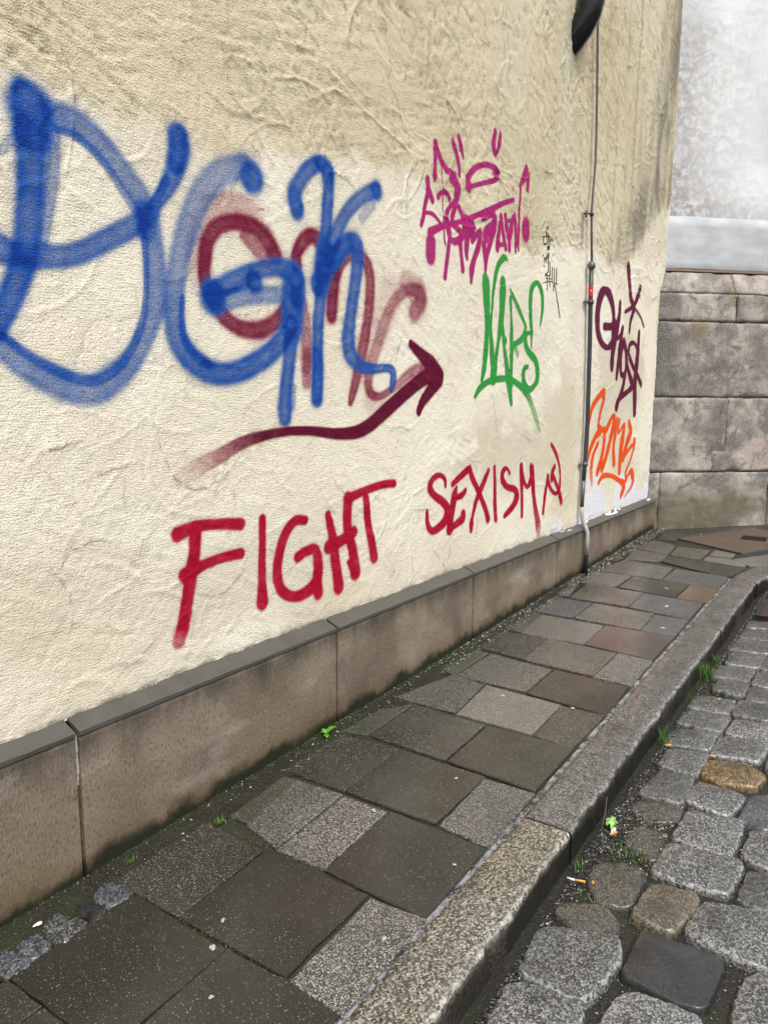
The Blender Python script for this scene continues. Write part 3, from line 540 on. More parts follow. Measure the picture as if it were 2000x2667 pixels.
def mat_plinth():
    k = NT('sandstone plinth')
    r = k.objrand(); sep = k.n('ShaderNodeSeparateXYZ', {0: k.co}).outputs
    hgt = k.math('SUBTRACT', sep[2], k.math('MULTIPLY', sep[0], SLOPE))       # height over the pavement
    n = k.noise(2.6, 5, 0.62)
    c = k.mix(k.rng(n, 0.3, 0.7), (0.120, 0.092, 0.069), (0.250, 0.203, 0.156))
    c = k.mix(k.rng(k.noise(1.5, 3, 0.5, co=k.stretch((1, 1, 1.6))), 0.48, 0.70), c, (0.165, 0.140, 0.092))
    pale = k.noise(3.0, 4, 0.55, co=k.n('ShaderNodeMapping', {'Vector': k.co, 'Rotation': (0.0, 0.7, 0.0), 'Scale': (0.7, 1.0, 1.9)}).outputs[0])
    c = k.mix(k.rng(pale, 0.54, 0.76, 0.0, 0.75), c, (0.33, 0.30, 0.25))
    fine = k.noise(170, 2, 0.7, co=k.stretch((1, 1, 0.4)))
    c = k.mix(k.rng(fine, 0.50, 0.72, 0.0, 0.85), c, (0.060, 0.045, 0.035))
    c = k.mix(k.rng(fine, 0.42, 0.30, 0.0, 0.5), c, (0.33, 0.28, 0.22))
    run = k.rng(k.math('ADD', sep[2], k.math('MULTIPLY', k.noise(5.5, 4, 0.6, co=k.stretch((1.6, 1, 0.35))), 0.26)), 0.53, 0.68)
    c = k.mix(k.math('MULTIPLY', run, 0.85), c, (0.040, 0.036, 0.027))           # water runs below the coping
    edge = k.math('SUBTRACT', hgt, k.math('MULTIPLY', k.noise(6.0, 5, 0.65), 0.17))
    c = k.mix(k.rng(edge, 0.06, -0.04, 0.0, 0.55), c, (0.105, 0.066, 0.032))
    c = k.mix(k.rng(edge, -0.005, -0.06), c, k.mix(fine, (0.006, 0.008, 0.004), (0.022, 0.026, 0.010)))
    h = k.math('ADD', k.math('MULTIPLY', fine, 0.7), k.noise(30, 3, 0.6))
    return k.out(c, k.rng(n, 0.2, 0.8, 0.55, 0.85), k.bump(h, 0.6, 0.0025), spec=0.3)

def mat_coping():
    k = NT('wet grey coping')
    n = k.noise(9, 5, 0.65)
    c = k.mix(n, (0.050, 0.048, 0.042), (0.098, 0.094, 0.082))
    c = k.mix(k.rng(k.noise(34, 4, 0.6), 0.70, 0.8), c, (0.16, 0.16, 0.145))
    c = k.mix(k.rng(k.math('ADD', k.attr('lime'), k.math('MULTIPLY', k.math('SUBTRACT', k.noise(130, 3, 0.6), 0.5), 0.9)), 0.45, 0.62), c, (0.70, 0.71, 0.70))
    return k.out(c, k.rng(n, 0.3, 0.7, 0.3, 0.55), k.bump(k.noise(70, 4), 0.25, 0.0015))

def mat_slab(name, c0, c1, chip=None, amount=0.0, size=170, rough=(0.09, 0.42), bump=0.3):
    k = NT(name)
    r = k.objrand()
    co = k.n('ShaderNodeVectorMath', {0: k.co, 1: k.n('ShaderNodeCombineXYZ', {0: k.math('MULTIPLY', r, 9.0), 1: k.math('MULTIPLY', r, 5.0)}).outputs[0]}, operation='ADD').outputs[0]
    n = k.noise(3.5, 5, 0.6, co=co)
    c = k.mix(n, c0, c1)
    c = k.mix(k.math('MULTIPLY', k.rng(k.noise(11, 4, co=co), 0.5, 0.75), 0.35), c, c1)
    c = k.mix(k.rng(k.noise(240, 2, 0.5, co=co), 0.56, 0.72), c, tuple(min(1, x * 1.7 + 0.02) for x in c1))
    h = k.math('MULTIPLY', k.noise(230, 3, 0.65, co=co), 1.0)
    # small pale grit in every slab, more in the exposed-aggregate ones
    v = k.vor(size, co=co); cr = k.n('ShaderNodeSeparateColor', {0: v.outputs['Color']}).outputs
    m = k.math('MULTIPLY', k.rng(v.outputs['Distance'], 0.52, 0.34), k.math('GREATER_THAN', cr[0], 1.0 - amount))
    if chip:
        cc = k.mix(cr[1], chip, tuple(x * 0.45 for x in chip))
        c = k.mix(m, c, cc); h = k.math('ADD', h, k.math('MULTIPLY', m, 0.8))
        v3 = k.vor(size * 2.1, co=co); c3 = k.n('ShaderNodeSeparateColor', {0: v3.outputs['Color']}).outputs
        m3 = k.math('MULTIPLY', k.rng(v3.outputs['Distance'], 0.55, 0.3), k.math('GREATER_THAN', c3[0], 1.0 - amount * 0.8))
        c = k.mix(m3, c, tuple(x * 0.8 for x in chip))
    c = k.mix(k.math('MULTIPLY', r, 0.28), c, tuple(x * 0.6 for x in c0))
    c = k.mix(k.rng(k.noise(1.6, 4, 0.6), 0.5, 0.72, 0.0, 0.45), c, tuple(x * 0.5 for x in c0))
    wet = k.rng(k.noise(2.2, 4, 0.55, co=co), 0.3, 0.7, rough[0], rough[1])
    k.put(k.b.inputs['Coat Weight'], k.rng(k.noise(3.1, 4, 0.6), 0.38, 0.6, 0.05, 0.65)); k.b.inputs['Coat Roughness'].default_value = 0.2; k.b.inputs['Coat IOR'].default_value = 1.34
    return k.out(c, wet, k.bump(h, bump, 0.0016), spec=0.5)

def mat_granite(name, dark, mid, light, scale=190, warm=None, rough=(0.22, 0.5), tint=0.0):
    k = NT(name); r = k.objrand()
    v = k.vor(scale); cr = k.n('ShaderNodeSeparateColor', {0: v.outputs['Color']}).outputs
    v2 = k.vor(scale * 2.3); c2 = k.n('ShaderNodeSeparateColor', {0: v2.outputs['Color']}).outputs
    g = k.math('ADD', k.math('MULTIPLY', cr[0], 0.62), k.math('MULTIPLY', c2[0], 0.38))
    ramp = k.n('ShaderNodeValToRGB', {0: g}); e = ramp.color_ramp.elements
    e[0].position = 0.18; e[0].color = (*dark, 1); e[1].position = 0.85; e[1].color = (*light, 1)
    x = e.new(0.5); x.color = (*mid, 1)
    c = ramp.outputs[0]
    if warm: c = k.mix(k.rng(k.noise(2.4, 4), 0.42, 0.72, 0.0, 0.75), c, k.mix(0.5, c, warm, 'MULTIPLY'))
    c = k.mix(k.math('MULTIPLY', k.rng(k.noise(5, 5, 0.6), 0.45, 0.7), 0.5), c, tuple(q * 0.6 for q in dark))
    c = k.mix(k.math('MULTIPLY', r, tint), c, dark)
    fine = k.noise(75, 4, 0.65)
    c = k.mix(k.math('MULTIPLY', k.attr('worn'), k.rng(fine, 0.42, 0.58)), c, tuple(min(0.55, q * 1.5) for q in light))  # pale edges: worn stone, with wet glints put into the colour too
    c = k.mix(k.math('MULTIPLY', k.attr('grime_shade'), k.rng(fine, 0.2, 0.45, 0.75, 1.0)), c, k.mix(fine, (0.003, 0.003, 0.002), (0.020, 0.017, 0.012)))  # kerb face darkened: real dirt plus shade put into the colour
    k.put(k.b.inputs['Coat Weight'], k.math('MULTIPLY', k.rng(k.noise(9, 3), 0.35, 0.6, 0.15, 0.9), k.math('SUBTRACT', 1.0, k.attr('grime_shade')))); k.b.inputs['Coat Roughness'].default_value = 0.06; k.b.inputs['Coat IOR'].default_value = 1.36
    h = k.math('ADD', k.math('MULTIPLY', g, 0.5), fine)
    return k.out(c, k.rng(k.noise(7, 3), 0.3, 0.7, rough[0], rough[1]), k.bump(h, 0.65, 0.0035), spec=0.6)

def mat_simple(name, c0, c1, scale=20, rough=0.6, bump=0.3, bs=80, metal=0.0, spec=0.5):
    k = NT(name)
    c = k.mix(k.noise(scale, 5, 0.6), c0, c1)
    return k.out(c, rough, k.bump(k.noise(bs, 4, 0.6), bump, 0.002), metal=metal, spec=spec)

def mat_block():
    k = NT('weathered sandstone block'); r = k.objrand()
    co = k.n('ShaderNodeVectorMath', {0: k.co, 1: k.n('ShaderNodeCombineXYZ', {0: k.math('MULTIPLY', r, 13.0), 2: k.math('MULTIPLY', r, 7.0)}).outputs[0]}, operation='ADD').outputs[0]
    n = k.noise(3.2, 6, 0.66, co=co)
    c = k.mix(k.rng(n, 0.36, 0.66), (0.165, 0.148, 0.132), (0.45, 0.41, 0.36))
    c = k.mix(k.rng(k.noise(1.6, 4, 0.55, co=co), 0.56, 0.70, 0.0, 0.8), c, (0.36, 0.275, 0.235))
    c = k.mix(k.rng(k.noise(1.25, 4, 0.6, co=co), 0.60, 0.72, 0.0, 0.6), c, (0.245, 0.18, 0.09))
    c = k.mix(k.rng(k.noise(5.5, 5, 0.72, co=co, dist=0.9), 0.52, 0.64, 0.0, 0.75), c, (0.105, 0.098, 0.096))
    gr = k.noise(100, 3, 0.72)
    c = k.mix(k.attr('soot'), c, k.mix(gr, (0.040, 0.037, 0.035), (0.150, 0.142, 0.136)))
    c = k.mix(k.rng(gr, 0.54, 0.70, 0.0, 0.6), c, (0.56, 0.52, 0.47))
    c = k.mix(k.rng(gr, 0.46, 0.32, 0.0, 0.7), c, (0.065, 0.056, 0.048))
    c = k.mix(k.attr('green'), c, k.mix(gr, (0.060, 0.056, 0.032), (0.15, 0.135, 0.085)))
    h = k.math('ADD', k.noise(28, 5, 0.68), k.math('MULTIPLY', gr, 0.6))
    return k.out(c, 0.85, k.bump(h, 0.8, 0.006), spec=0.25)

def mat_white_wall():
    k = NT('dirty white render')
    g1 = k.noise(130, 3, 0.65)
    c = k.mix(k.attr('tone'), (0.52, 0.53, 0.54), (0.72, 0.735, 0.745))
    c = k.mix(k.rng(g1, 0.42, 0.30, 0.0, 0.4), c, (0.36, 0.345, 0.34))
    d = k.math('MULTIPLY', k.attr('dirt'), k.rng(k.noise(16, 5, 0.7), 0.30, 0.62))
    c = k.mix(d, c, k.mix(g1, (0.22, 0.20, 0.195), (0.42, 0.395, 0.39)))
    c = k.mix(k.attr('scar'), c, (0.20, 0.19, 0.19))
    return k.out(c, 0.9, k.bump(g1, 0.6, 0.004), spec=0.2)

def mat_band():
    k = NT('blue grey painted band')
    st = k.noise(3, 4, 0.55, co=k.stretch((1, 1, 2.2)))
    c = k.mix(k.rng(st, 0.32, 0.72), (0.39, 0.405, 0.425), (0.53, 0.55, 0.57))
    g1 = k.noise(110, 3, 0.7, co=k.stretch((1, 1, 3)))
    c = k.mix(k.rng(g1, 0.62, 0.74, 0.0, 0.5), c, (0.28, 0.29, 0.30))
    return k.out(c, 0.75, k.bump(g1, 0.4, 0.003), spec=0.3)

def mat_gravel():
    k = NT('wet gravel'); a = k.attr('tone')
    ramp = k.n('ShaderNodeValToRGB', {0: a}); e = ramp.color_ramp.elements
    e[0].color = (0.028, 0.027, 0.026, 1); e[1].color = (0.52, 0.49, 0.43, 1); x = e.new(0.72); x.color = (0.13, 0.12, 0.105, 1)
    return k.out(ramp.outputs[0], 0.25, None, spec=0.4)

def mat_bed(name, c0, c1, moss=0.0, rough=0.4):
    k = NT(name)
    v = k.vor(210); cr = k.n('ShaderNodeSeparateColor', {0: v.outputs['Color']}).outputs
    c = k.mix(k.noise(8, 5, 0.6), c0, c1)
    c = k.mix(k.math('MULTIPLY', k.rng(v.outputs['Distance'], 0.5, 0.3), k.math('GREATER_THAN', cr[0], 0.75)), c, (0.075, 0.070, 0.062))
    if moss: c = k.mix(k.math('MULTIPLY', k.rng(k.noise(3.5, 5, 0.65), 0.42, 0.62), moss), c, (0.030, 0.040, 0.012))
    return k.out(c, rough, k.bump(k.math('ADD', k.noise(90, 4), k.math('MULTIPLY', v.outputs['Distance'], -0.6)), 0.8, 0.004), spec=0.3)

def mat_leaf(name, c0, c1):
    k = NT(name)
    c = k.mix(k.noise(25, 3), c0, c1)
    k.put(k.b.inputs['Subsurface Weight'], 0.0)
    return k.out(c, 0.45, None, spec=0.4)

def mat_mortar():
    k = NT('broken pale mortar')
    n = k.noise(16, 6, 0.7); f = k.noise(120, 3, 0.6)
    c = k.mix(k.rng(n, 0.40, 0.60), (0.030, 0.030, 0.030), (0.26, 0.27, 0.28))
    c = k.mix(k.rng(f, 0.52, 0.68, 0.0, 0.7), c, (0.46, 0.47, 0.48))
    return k.out(c, k.rng(n, 0.4, 0.6, 0.2, 0.5), k.bump(k.math('ADD', n, f), 1.0, 0.004))

M = {
    'plaster': mat_plaster(), 'plinth': mat_plinth(), 'coping': mat_coping(), 'block': mat_block(), 'white': mat_white_wall(), 'band': mat_band(),
    'd': mat_slab('dark concrete slab', (0.019, 0.0185, 0.0135), (0.030, 0.0285, 0.0215), (0.24, 0.22, 0.18), 0.06, 190),
    's': mat_slab('dark speckled slab', (0.020, 0.020, 0.0155), (0.036, 0.035, 0.028), (0.28, 0.26, 0.22), 0.20, 190),
    'a': mat_slab('exposed aggregate slab', (0.026, 0.026, 0.0245), (0.046, 0.045, 0.043), (0.46, 0.43, 0.38), 0.55, 185, bump=0.6),
    'm': mat_slab('worn aggregate slab', (0.035, 0.0325, 0.027), (0.060, 0.057, 0.049), (0.33, 0.31, 0.27), 0.46, 165, bump=0.5),
    'l': mat_slab('pale aggregate slab', (0.066, 0.063, 0.055), (0.106, 0.102, 0.089), (0.34, 0.32, 0.28), 0.52, 170, bump=0.55),
    'b': mat_slab('blue grey slab', (0.042, 0.044, 0.046), (0.072, 0.074, 0.076), (0.27, 0.27, 0.27), 0.24, 200),
    'r': mat_slab('red brown slab', (0.048, 0.040, 0.036), (0.076, 0.057, 0.050), (0.22, 0.21, 0.20), 0.05, 190, rough=(0.14, 0.34)),
    'o': mat_slab('orange brown slab', (0.098, 0.062, 0.040), (0.135, 0.088, 0.058), (0.30, 0.26, 0.21), 0.06, 190),
    'g': mat_slab('mossy edge slab', (0.030, 0.034, 0.021), (0.056, 0.062, 0.045), (0.24, 0.24, 0.20), 0.18, 190),
    'kerb': mat_granite('brown grey granite', (0.018, 0.017, 0.016), (0.066, 0.063, 0.058), (0.26, 0.25, 0.235), 200, rough=(0.14, 0.4)),
    'kerb_warm': mat_granite('coarse yellow grey granite', (0.022, 0.020, 0.014), (0.095, 0.085, 0.066), (0.40, 0.375, 0.32), 165, warm=(1.0, 0.80, 0.46)),
    'sw': mat_granite('pale grey granite sett', (0.010, 0.0105, 0.011), (0.070, 0.071, 0.071), (0.37, 0.37, 0.36), 185, tint=0.3, rough=(0.12, 0.42)),
    'sm': mat_granite('mid grey granite sett', (0.012, 0.0125, 0.0125), (0.054, 0.055, 0.054), (0.23, 0.23, 0.22), 190, tint=0.35, rough=(0.12, 0.42)),
    'st': mat_granite('brown stained sett', (0.018, 0.016, 0.012), (0.050, 0.044, 0.034), (0.145, 0.13, 0.105), 210, rough=(0.12, 0.3)),
    'sk': mat_granite('black basalt sett', (0.006, 0.006, 0.007), (0.012, 0.012, 0.013), (0.040, 0.040, 0.043), 260, rough=(0.3, 0.55)),
    'sy': mat_granite('yellow brown sett', (0.014, 0.010, 0.005), (0.088, 0.055, 0.018), (0.30, 0.20, 0.085), 150),
    'sy2': mat_granite('rust tinged sett', (0.026, 0.022, 0.015), (0.082, 0.070, 0.050), (0.235, 0.21, 0.16), 210, warm=(1.0, 0.78, 0.45)),
    'sb': mat_granite('blue black edge stone', (0.018, 0.020, 0.024), (0.050, 0.054, 0.064), (0.19, 0.20, 0.22), 210),
    'gravel': mat_gravel(),
    'bed_wall': mat_bed('damp grit along the wall', (0.012, 0.011, 0.008), (0.032, 0.029, 0.022), 0.5),
    'bed': mat_bed('dark joint filling', (0.022, 0.021, 0.016), (0.045, 0.043, 0.033), 0.7),
    'road_bed': mat_bed('wet road grit', (0.012, 0.011, 0.010), (0.034, 0.031, 0.027), 0.25, rough=0.2),
    'mortar': mat_mortar(),
    'moss': mat_leaf('moss', (0.022, 0.040, 0.008), (0.055, 0.085, 0.018)),
    'grass': mat_leaf('grass', (0.045, 0.125, 0.012), (0.10, 0.24, 0.03)),
    'leaf': mat_leaf('fresh leaf', (0.07, 0.20, 0.012), (0.12, 0.29, 0.02)),
    'black_pipe': mat_simple('glossy black enamel', (0.004, 0.004, 0.005), (0.007, 0.007, 0.008), 6, 0.22, 0.08, 30),
    'zinc': mat_simple('dull grey zinc', (0.085, 0.09, 0.10), (0.15, 0.155, 0.165), 14, 0.5, 0.3, 60, metal=0.5),
    'dark_iron': mat_simple('dark painted pipe', (0.030, 0.032, 0.036), (0.062, 0.066, 0.072), 12, 0.4, 0.3, 60, metal=0.2),
    'pale_pipe': mat_simple('chipped cream paint on pipe', (0.22, 0.225, 0.23), (0.44, 0.43, 0.39), 12, 0.45, 0.3, 60),
    'rust': mat_simple('rusty iron plate', (0.050, 0.036, 0.027), (0.135, 0.088, 0.062), 5, 0.5, 0.6, 60),
    'iron': mat_simple('dark cast iron', (0.018, 0.015, 0.014), (0.050, 0.042, 0.038), 12, 0.4, 0.5, 60, metal=0.3),
    'hole': mat_simple('dark shaft', (0.004, 0.004, 0.004), (0.008, 0.008, 0.007), 8, 0.9, 0.1),
    'red': mat_simple('red sticker', (0.55, 0.012, 0.012), (0.60, 0.02, 0.02), 20, 0.4, 0.05),
    'paper': mat_simple('white paper', (0.68, 0.68, 0.66), (0.80, 0.80, 0.78), 60, 0.7, 0.2),
    'filter': mat_simple('orange cigarette filter', (0.62, 0.26, 0.035), (0.75, 0.36, 0.06), 90, 0.7, 0.2),
    'gum': mat_simple('old chewing gum', (0.22, 0.21, 0.19), (0.48, 0.47, 0.44), 60, 0.6, 0.4),
    'wrapper': mat_simple('bright green wrapper', (0.14, 0.40, 0.05), (0.42, 0.66, 0.22), 60, 0.3, 0.2),
    'twig': mat_simple('dry stalk', (0.10, 0.085, 0.05), (0.16, 0.14, 0.09), 30, 0.8, 0.1),
    'core': mat_simple('masonry', (0.30, 0.28, 0.25), (0.36, 0.33, 0.29), 3, 0.9, 0.1),
    'pink': mat_simple('pink paint fleck', (0.55, 0.03, 0.22), (0.6, 0.04, 0.26), 30, 0.5, 0.05),
    'yellow': mat_simple('yellow scrap', (0.65, 0.45, 0.05), (0.75, 0.55, 0.1), 30, 0.5, 0.05),
}

rnd = random.Random(11)
R_ = np.random.default_rng(5)

# ================================================================== rendered building on the left
building = empty('rendered_building')
setp(building, 'cream rendered building wall with brown stone plinth, covered in sprayed graffiti', 'building')
YW = 0.062                                   # plane of the render; the plinth front stands at y = 0
LP, X0P = 1.2871, 1.3004                     # plinth panel length and one joint

def wall_axes():
    u = [-6.0]
    while u[-1] < 0.75: u.append(u[-1] + 0.12)
    while u[-1] < 7.84: u.append(u[-1] + 0.0045 + 0.0011 * u[-1])
    z = list(np.arange(0.546, 3.0, 0.0066)) + list(np.arange(3.0, 5.3, 0.0115)) + list(np.arange(5.35, 9.01, 0.25))
    return np.array(u), np.array(z)
WU, WZ = wall_axes()
UU, ZZ = np.meshgrid(WU, WZ)

WASH = [(-6, 0.4), (-6, 2.42), (0.8, 2.40), (1.226, 2.372), (1.518, 2.382), (1.757, 2.383), (2.06, 2.351), (2.39, 2.485), (2.871, 2.574), (3.315, 2.544), (3.461, 2.502), (4.207, 2.397),
        (4.943, 2.511), (5.911, 2.591), (6.60, 2.60), (6.72, 2.70), (7.065, 2.936), (7.55, 3.22), (7.95, 3.40), (7.95, 0.4)]
wash = poly_mask(UU, ZZ, WASH, 0.055, 0.16)

def wall_relief():
    U, Z = UU, ZZ
    h = (fbm(U * 0.9, Z * 0.9, 1, 3) - 0.5) * 0.022
    # trowel sweeps: noise stretched along slowly turning directions
    scar = np.zeros_like(U)
    for ang, amp, sd in ((-0.45, 1.0, 11), (0.25, 0.8, 12), (0.95, 0.7, 13), (1.4, 0.55, 14)):
        c, s = math.cos(ang), math.sin(ang)
        a = U * c + Z * s; b = -U * s + Z * c
        patch = sstep(0.48, 0.62, fbm(U * 2.1, Z * 2.1, sd + 50, 2))
        h += patch * amp * ((fbm(a * 9, b * 42, sd, 3) - 0.5) * 0.0075) * (1 - 0.45 * wash)
    rough = 1.0 + 0.55 * (1 - wash)
    h += (fbm(U * 9, Z * 9, 3, 3) - 0.5) * 0.0040 * rough
    h += (fbm(U * 75, Z * 75, 5, 2) - 0.5) * 0.0018 * rough
    # ridges and scars left by the trowel
    rg = np.random.default_rng(21)
    for i in range(3000):
        cx = rg.uniform(0.8, 7.8); cz = rg.uniform(0.55, 5.2)
        L = rg.uniform(0.03, 0.20) * (1 if rg.random() < 0.8 else 1.7); an = rg.normal(-0.35 if cz > 2.3 else 0.1, 0.75); bend = rg.normal(0, 2.5)
        amp = (0.0008 + 0.0052 * rg.random() ** 1.8) * (1.25 if cz > 2.4 else 0.5); wd = rg.uniform(0.005, 0.013)
        if cz < 2.4 and cx > 3.4 and rg.random() < 0.45: continue
        i0, i1 = np.searchsorted(WU, (cx - L, cx + L)); j0, j1 = np.searchsorted(WZ, (cz - L, cz + L))
        if i1 - i0 < 3 or j1 - j0 < 3: continue
        du = U[j0:j1, i0:i1] - cx; dz = Z[j0:j1, i0:i1] - cz
        a = du * math.cos(an) + dz * math.sin(an); b = -du * math.sin(an) + dz * math.cos(an) - bend * a * a
        env = np.clip(1 - (a / L) ** 2, 0, 1)
        b = b + (fbm(a * 40 + i, a * 0 + i, 9, 2) - 0.5) * 0.012
        prof = np.where(b > 0, np.exp(-(b / (wd * 0.35)) ** 2), np.exp(-(b / (wd * 1.15)) ** 2))
        h[j0:j1, i0:i1] += amp * env * prof
        if rg.random() < (0.55 if cz > 2.4 else 0.16):
            s_ = env * np.exp(-((b - wd * 0.30) / 0.0042) ** 2) * rg.uniform(0.3, 0.95) * sstep(0.3, 0.55, fbm(du * 60 + i, dz * 60, 15, 2))
            scar[j0:j1, i0:i1] = np.maximum(scar[j0:j1, i0:i1], s_)
    for i in range(46):
        cx = rg.uniform(1.0, 7.7); cz = rg.uniform(2.45, 4.9) if i < 34 else rg.uniform(0.8, 2.4); an = rg.uniform(-2.6, -0.6); ok = 0.55 if cz > 2.4 else 0.3
        for st in range(int(rg.uniform(25, 90))):
            an += rg.normal(0, 0.28); cx += math.cos(an) * 0.006; cz += math.sin(an) * 0.006
            i0, i1 = np.searchsorted(WU, (cx - 0.014, cx + 0.014)); j0, j1 = np.searchsorted(WZ, (cz - 0.014, cz + 0.014))
            if i1 <= i0 or j1 <= j0 or i1 > len(WU) - 2: continue
            q = np.exp(-((U[j0:j1, i0:i1] - cx) ** 2 + (Z[j0:j1, i0:i1] - cz) ** 2) / 0.0048 ** 2)
            scar[j0:j1, i0:i1] = np.maximum(scar[j0:j1, i0:i1], ok * q * (0.6 + 0.4 * rg.random())); h[j0:j1, i0:i1] -= 0.0007 * q
    h -= 0.006 * sstep(0.60, 0.55, Z) * fbm(U * 14, Z * 14, 77, 2)         # crumbling foot above the coping
    return np.where(U < 0.7, 0.0, h), scar
HH, SCAR = wall_relief()
def relief_at(u, z):
    i = np.clip(np.searchsorted(WU, u) - 1, 0, len(WU) - 2); j = np.clip(np.searchsorted(WZ, z) - 1, 0, len(WZ) - 2)
    fu = (u - WU[i]) / (WU[i + 1] - WU[i]); fz = np.clip((z - WZ[j]) / (WZ[j + 1] - WZ[j]), 0, 1)
    return (HH[j, i] * (1 - fu) + HH[j, i + 1] * fu) * (1 - fz) + (HH[j + 1, i] * (1 - fu) + HH[j + 1, i + 1] * fu) * fz

def box_blur(a, n):
    k = np.pad(a, n, mode='edge').cumsum(0).cumsum(1)
    k = np.pad(k, ((1, 0), (1, 0)))
    m = 2 * n + 1
    return (k[m:, m:] - k[:-m, m:] - k[m:, :-m] + k[:-m, :-m]) / m ** 2

def wall_attributes():
    U, Z = UU, ZZ
    at = {'wash': wash, 'scar': SCAR}
    at['tone'] = np.clip((fbm(U * 1.5, Z * 1.5, 88, 5) - 0.5) * 1.9 + 0.5, 0, 1)
    at['streak'] = sstep(0.45, 0.72, fbm(U * 6.5, Z * 0.55, 89, 4)) * sstep(3.4, 5.0, U) * 0.6
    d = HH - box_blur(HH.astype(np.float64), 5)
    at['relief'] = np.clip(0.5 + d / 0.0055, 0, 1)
    tan = 0.75 * poly_mask(U, Z, [(3.588, 1.13), (3.708, 1.289), (4.173, 1.359), (4.993, 1.36), (5.451, 1.122), (5.176, 0.92), (4.301, 1.001), (3.806, 1.069)], 0.12, 0.3)
    tan = np.maximum(tan, 0.6 * poly_mask(U, Z, [(5.965, 1.926), (6.889, 2.074), (7.272, 1.927), (7.206, 1.649), (6.932, 1.24), (7.122, 0.847), (6.459, 0.867), (6.098, 1.33)], 0.05, 0.25))
    tan = np.maximum(tan, 0.65 * poly_mask(U, Z, [(4.95, 1.4), (5.30, 1.7), (5.62, 1.6), (5.6, 0.75), (5.2, 0.7)], 0.14, 0.3))
    tan = np.maximum(tan, 0.55 * sstep(0.5, 0.72, fbm(U * 1.6, Z * 2.4, 61, 3)) * sstep(1.25, 0.8, Z) * sstep(3.9, 2.5, U))
    tan = np.maximum(tan, 0.35 * sstep(0.55, 0.75, fbm(U * 1.1, Z * 2.0, 62, 3)) * wash)
    at['tan'] = tan
    at['light'] = np.maximum(0.8 * poly_mask(U, Z, [(3.406, 1.224), (3.462, 1.281), (3.708, 1.289), (3.98, 1.287), (4.031, 1.229), (3.8, 1.199), (3.714, 1.151), (3.426, 1.183)], 0.012, 0.12),
                             0.75 * poly_mask(U, Z, [(6.60, 2.45), (6.8, 2.6), (7.2, 2.3), (7.55, 2.45), (7.7, 0.8), (7.3, 0.8), (7.22, 1.3), (7.5, 1.8), (7.2, 2.05), (6.95, 2.2)], 0.03, 0.2))
    at['light'] = np.maximum(at['light'], 0.8 * sstep(0.52, 0.66, fbm(U * 3.1, Z * 3.1, 91, 3)) * wash * sstep(3.2, 4.2, U) * sstep(0.9, 1.2, Z) * (1 - np.minimum(1, tan * 2)))
    wh = poly_mask(U, Z, [(5.80, 0.86), (5.95, 0.951), (6.08, 0.80), (6.2, 0.85), (6.323, 0.66), (6.35, 0.564), (6.25, 0.489), (5.85, 0.477)], 0.012, 0.34)
    wh = np.maximum(wh, poly_mask(U, Z, [(6.62, 0.74), (6.78, 0.84), (7.1, 0.78), (7.3, 0.70), (7.75, 0.80), (7.75, 0.5), (7.191, 0.481), (6.60, 0.53)], 0.012, 0.36))
    wh = np.maximum(wh, 0.9 * sstep(0.56, 0.62, fbm(U * 9, Z * 16, 66, 3)) * sstep(0.72, 0.60, Z) * sstep(4.3, 5.2, U))
    at['white'] = wh
    g = poly_mask(U, Z, [(7.60, 5.6), (7.9, 5.6), (7.9, 3.36), (7.55, 3.2), (7.0, 2.88), (6.677, 2.66), (6.2, 2.62), (6.55, 2.95), (6.95, 3.3), (7.15, 3.8), (7.45, 4.4)], 0.28, 0.25)
    g = g * (0.35 + 0.65 * sstep(0.3, 0.62, fbm(U * 9, Z * 2.2, 71, 4))) * (1 - wash)
    st = sstep(0.58, 0.74, fbm(U * 11, Z * 0.9, 72, 3)) * sstep(4.6, 6.2, U) * (1 - wash) * 0.35
    br = poly_mask(U, Z, [(5.50, 2.82), (5.58, 2.82), (5.57, 2.62), (5.53, 2.60)], 0.02, 0.05) * 0.7
    tip = poly_mask(U, Z, [(5.10, 3.96), (5.34, 3.98), (5.32, 3.72), (5.22, 3.62)], 0.05, 0.05) * 0.45
    foot = sstep(0.575, 0.555, Z) * sstep(0.38, 0.6, fbm(U * 16, Z * 30, 73, 3)) * 0.9
    at['dirt'] = np.clip(np.maximum.reduce([g, st, br, tip, foot]), 0, 1)
    return at

V = np.stack([UU, YW - HH, ZZ], -1).reshape(-1, 3)
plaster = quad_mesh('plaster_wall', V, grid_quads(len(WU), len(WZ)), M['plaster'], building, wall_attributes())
mb = MB(); mb.box(-6.0, 9.0, 0.10, 5.0, -0.5, 9.0)
mb.build('masonry_core', M['core'], building)

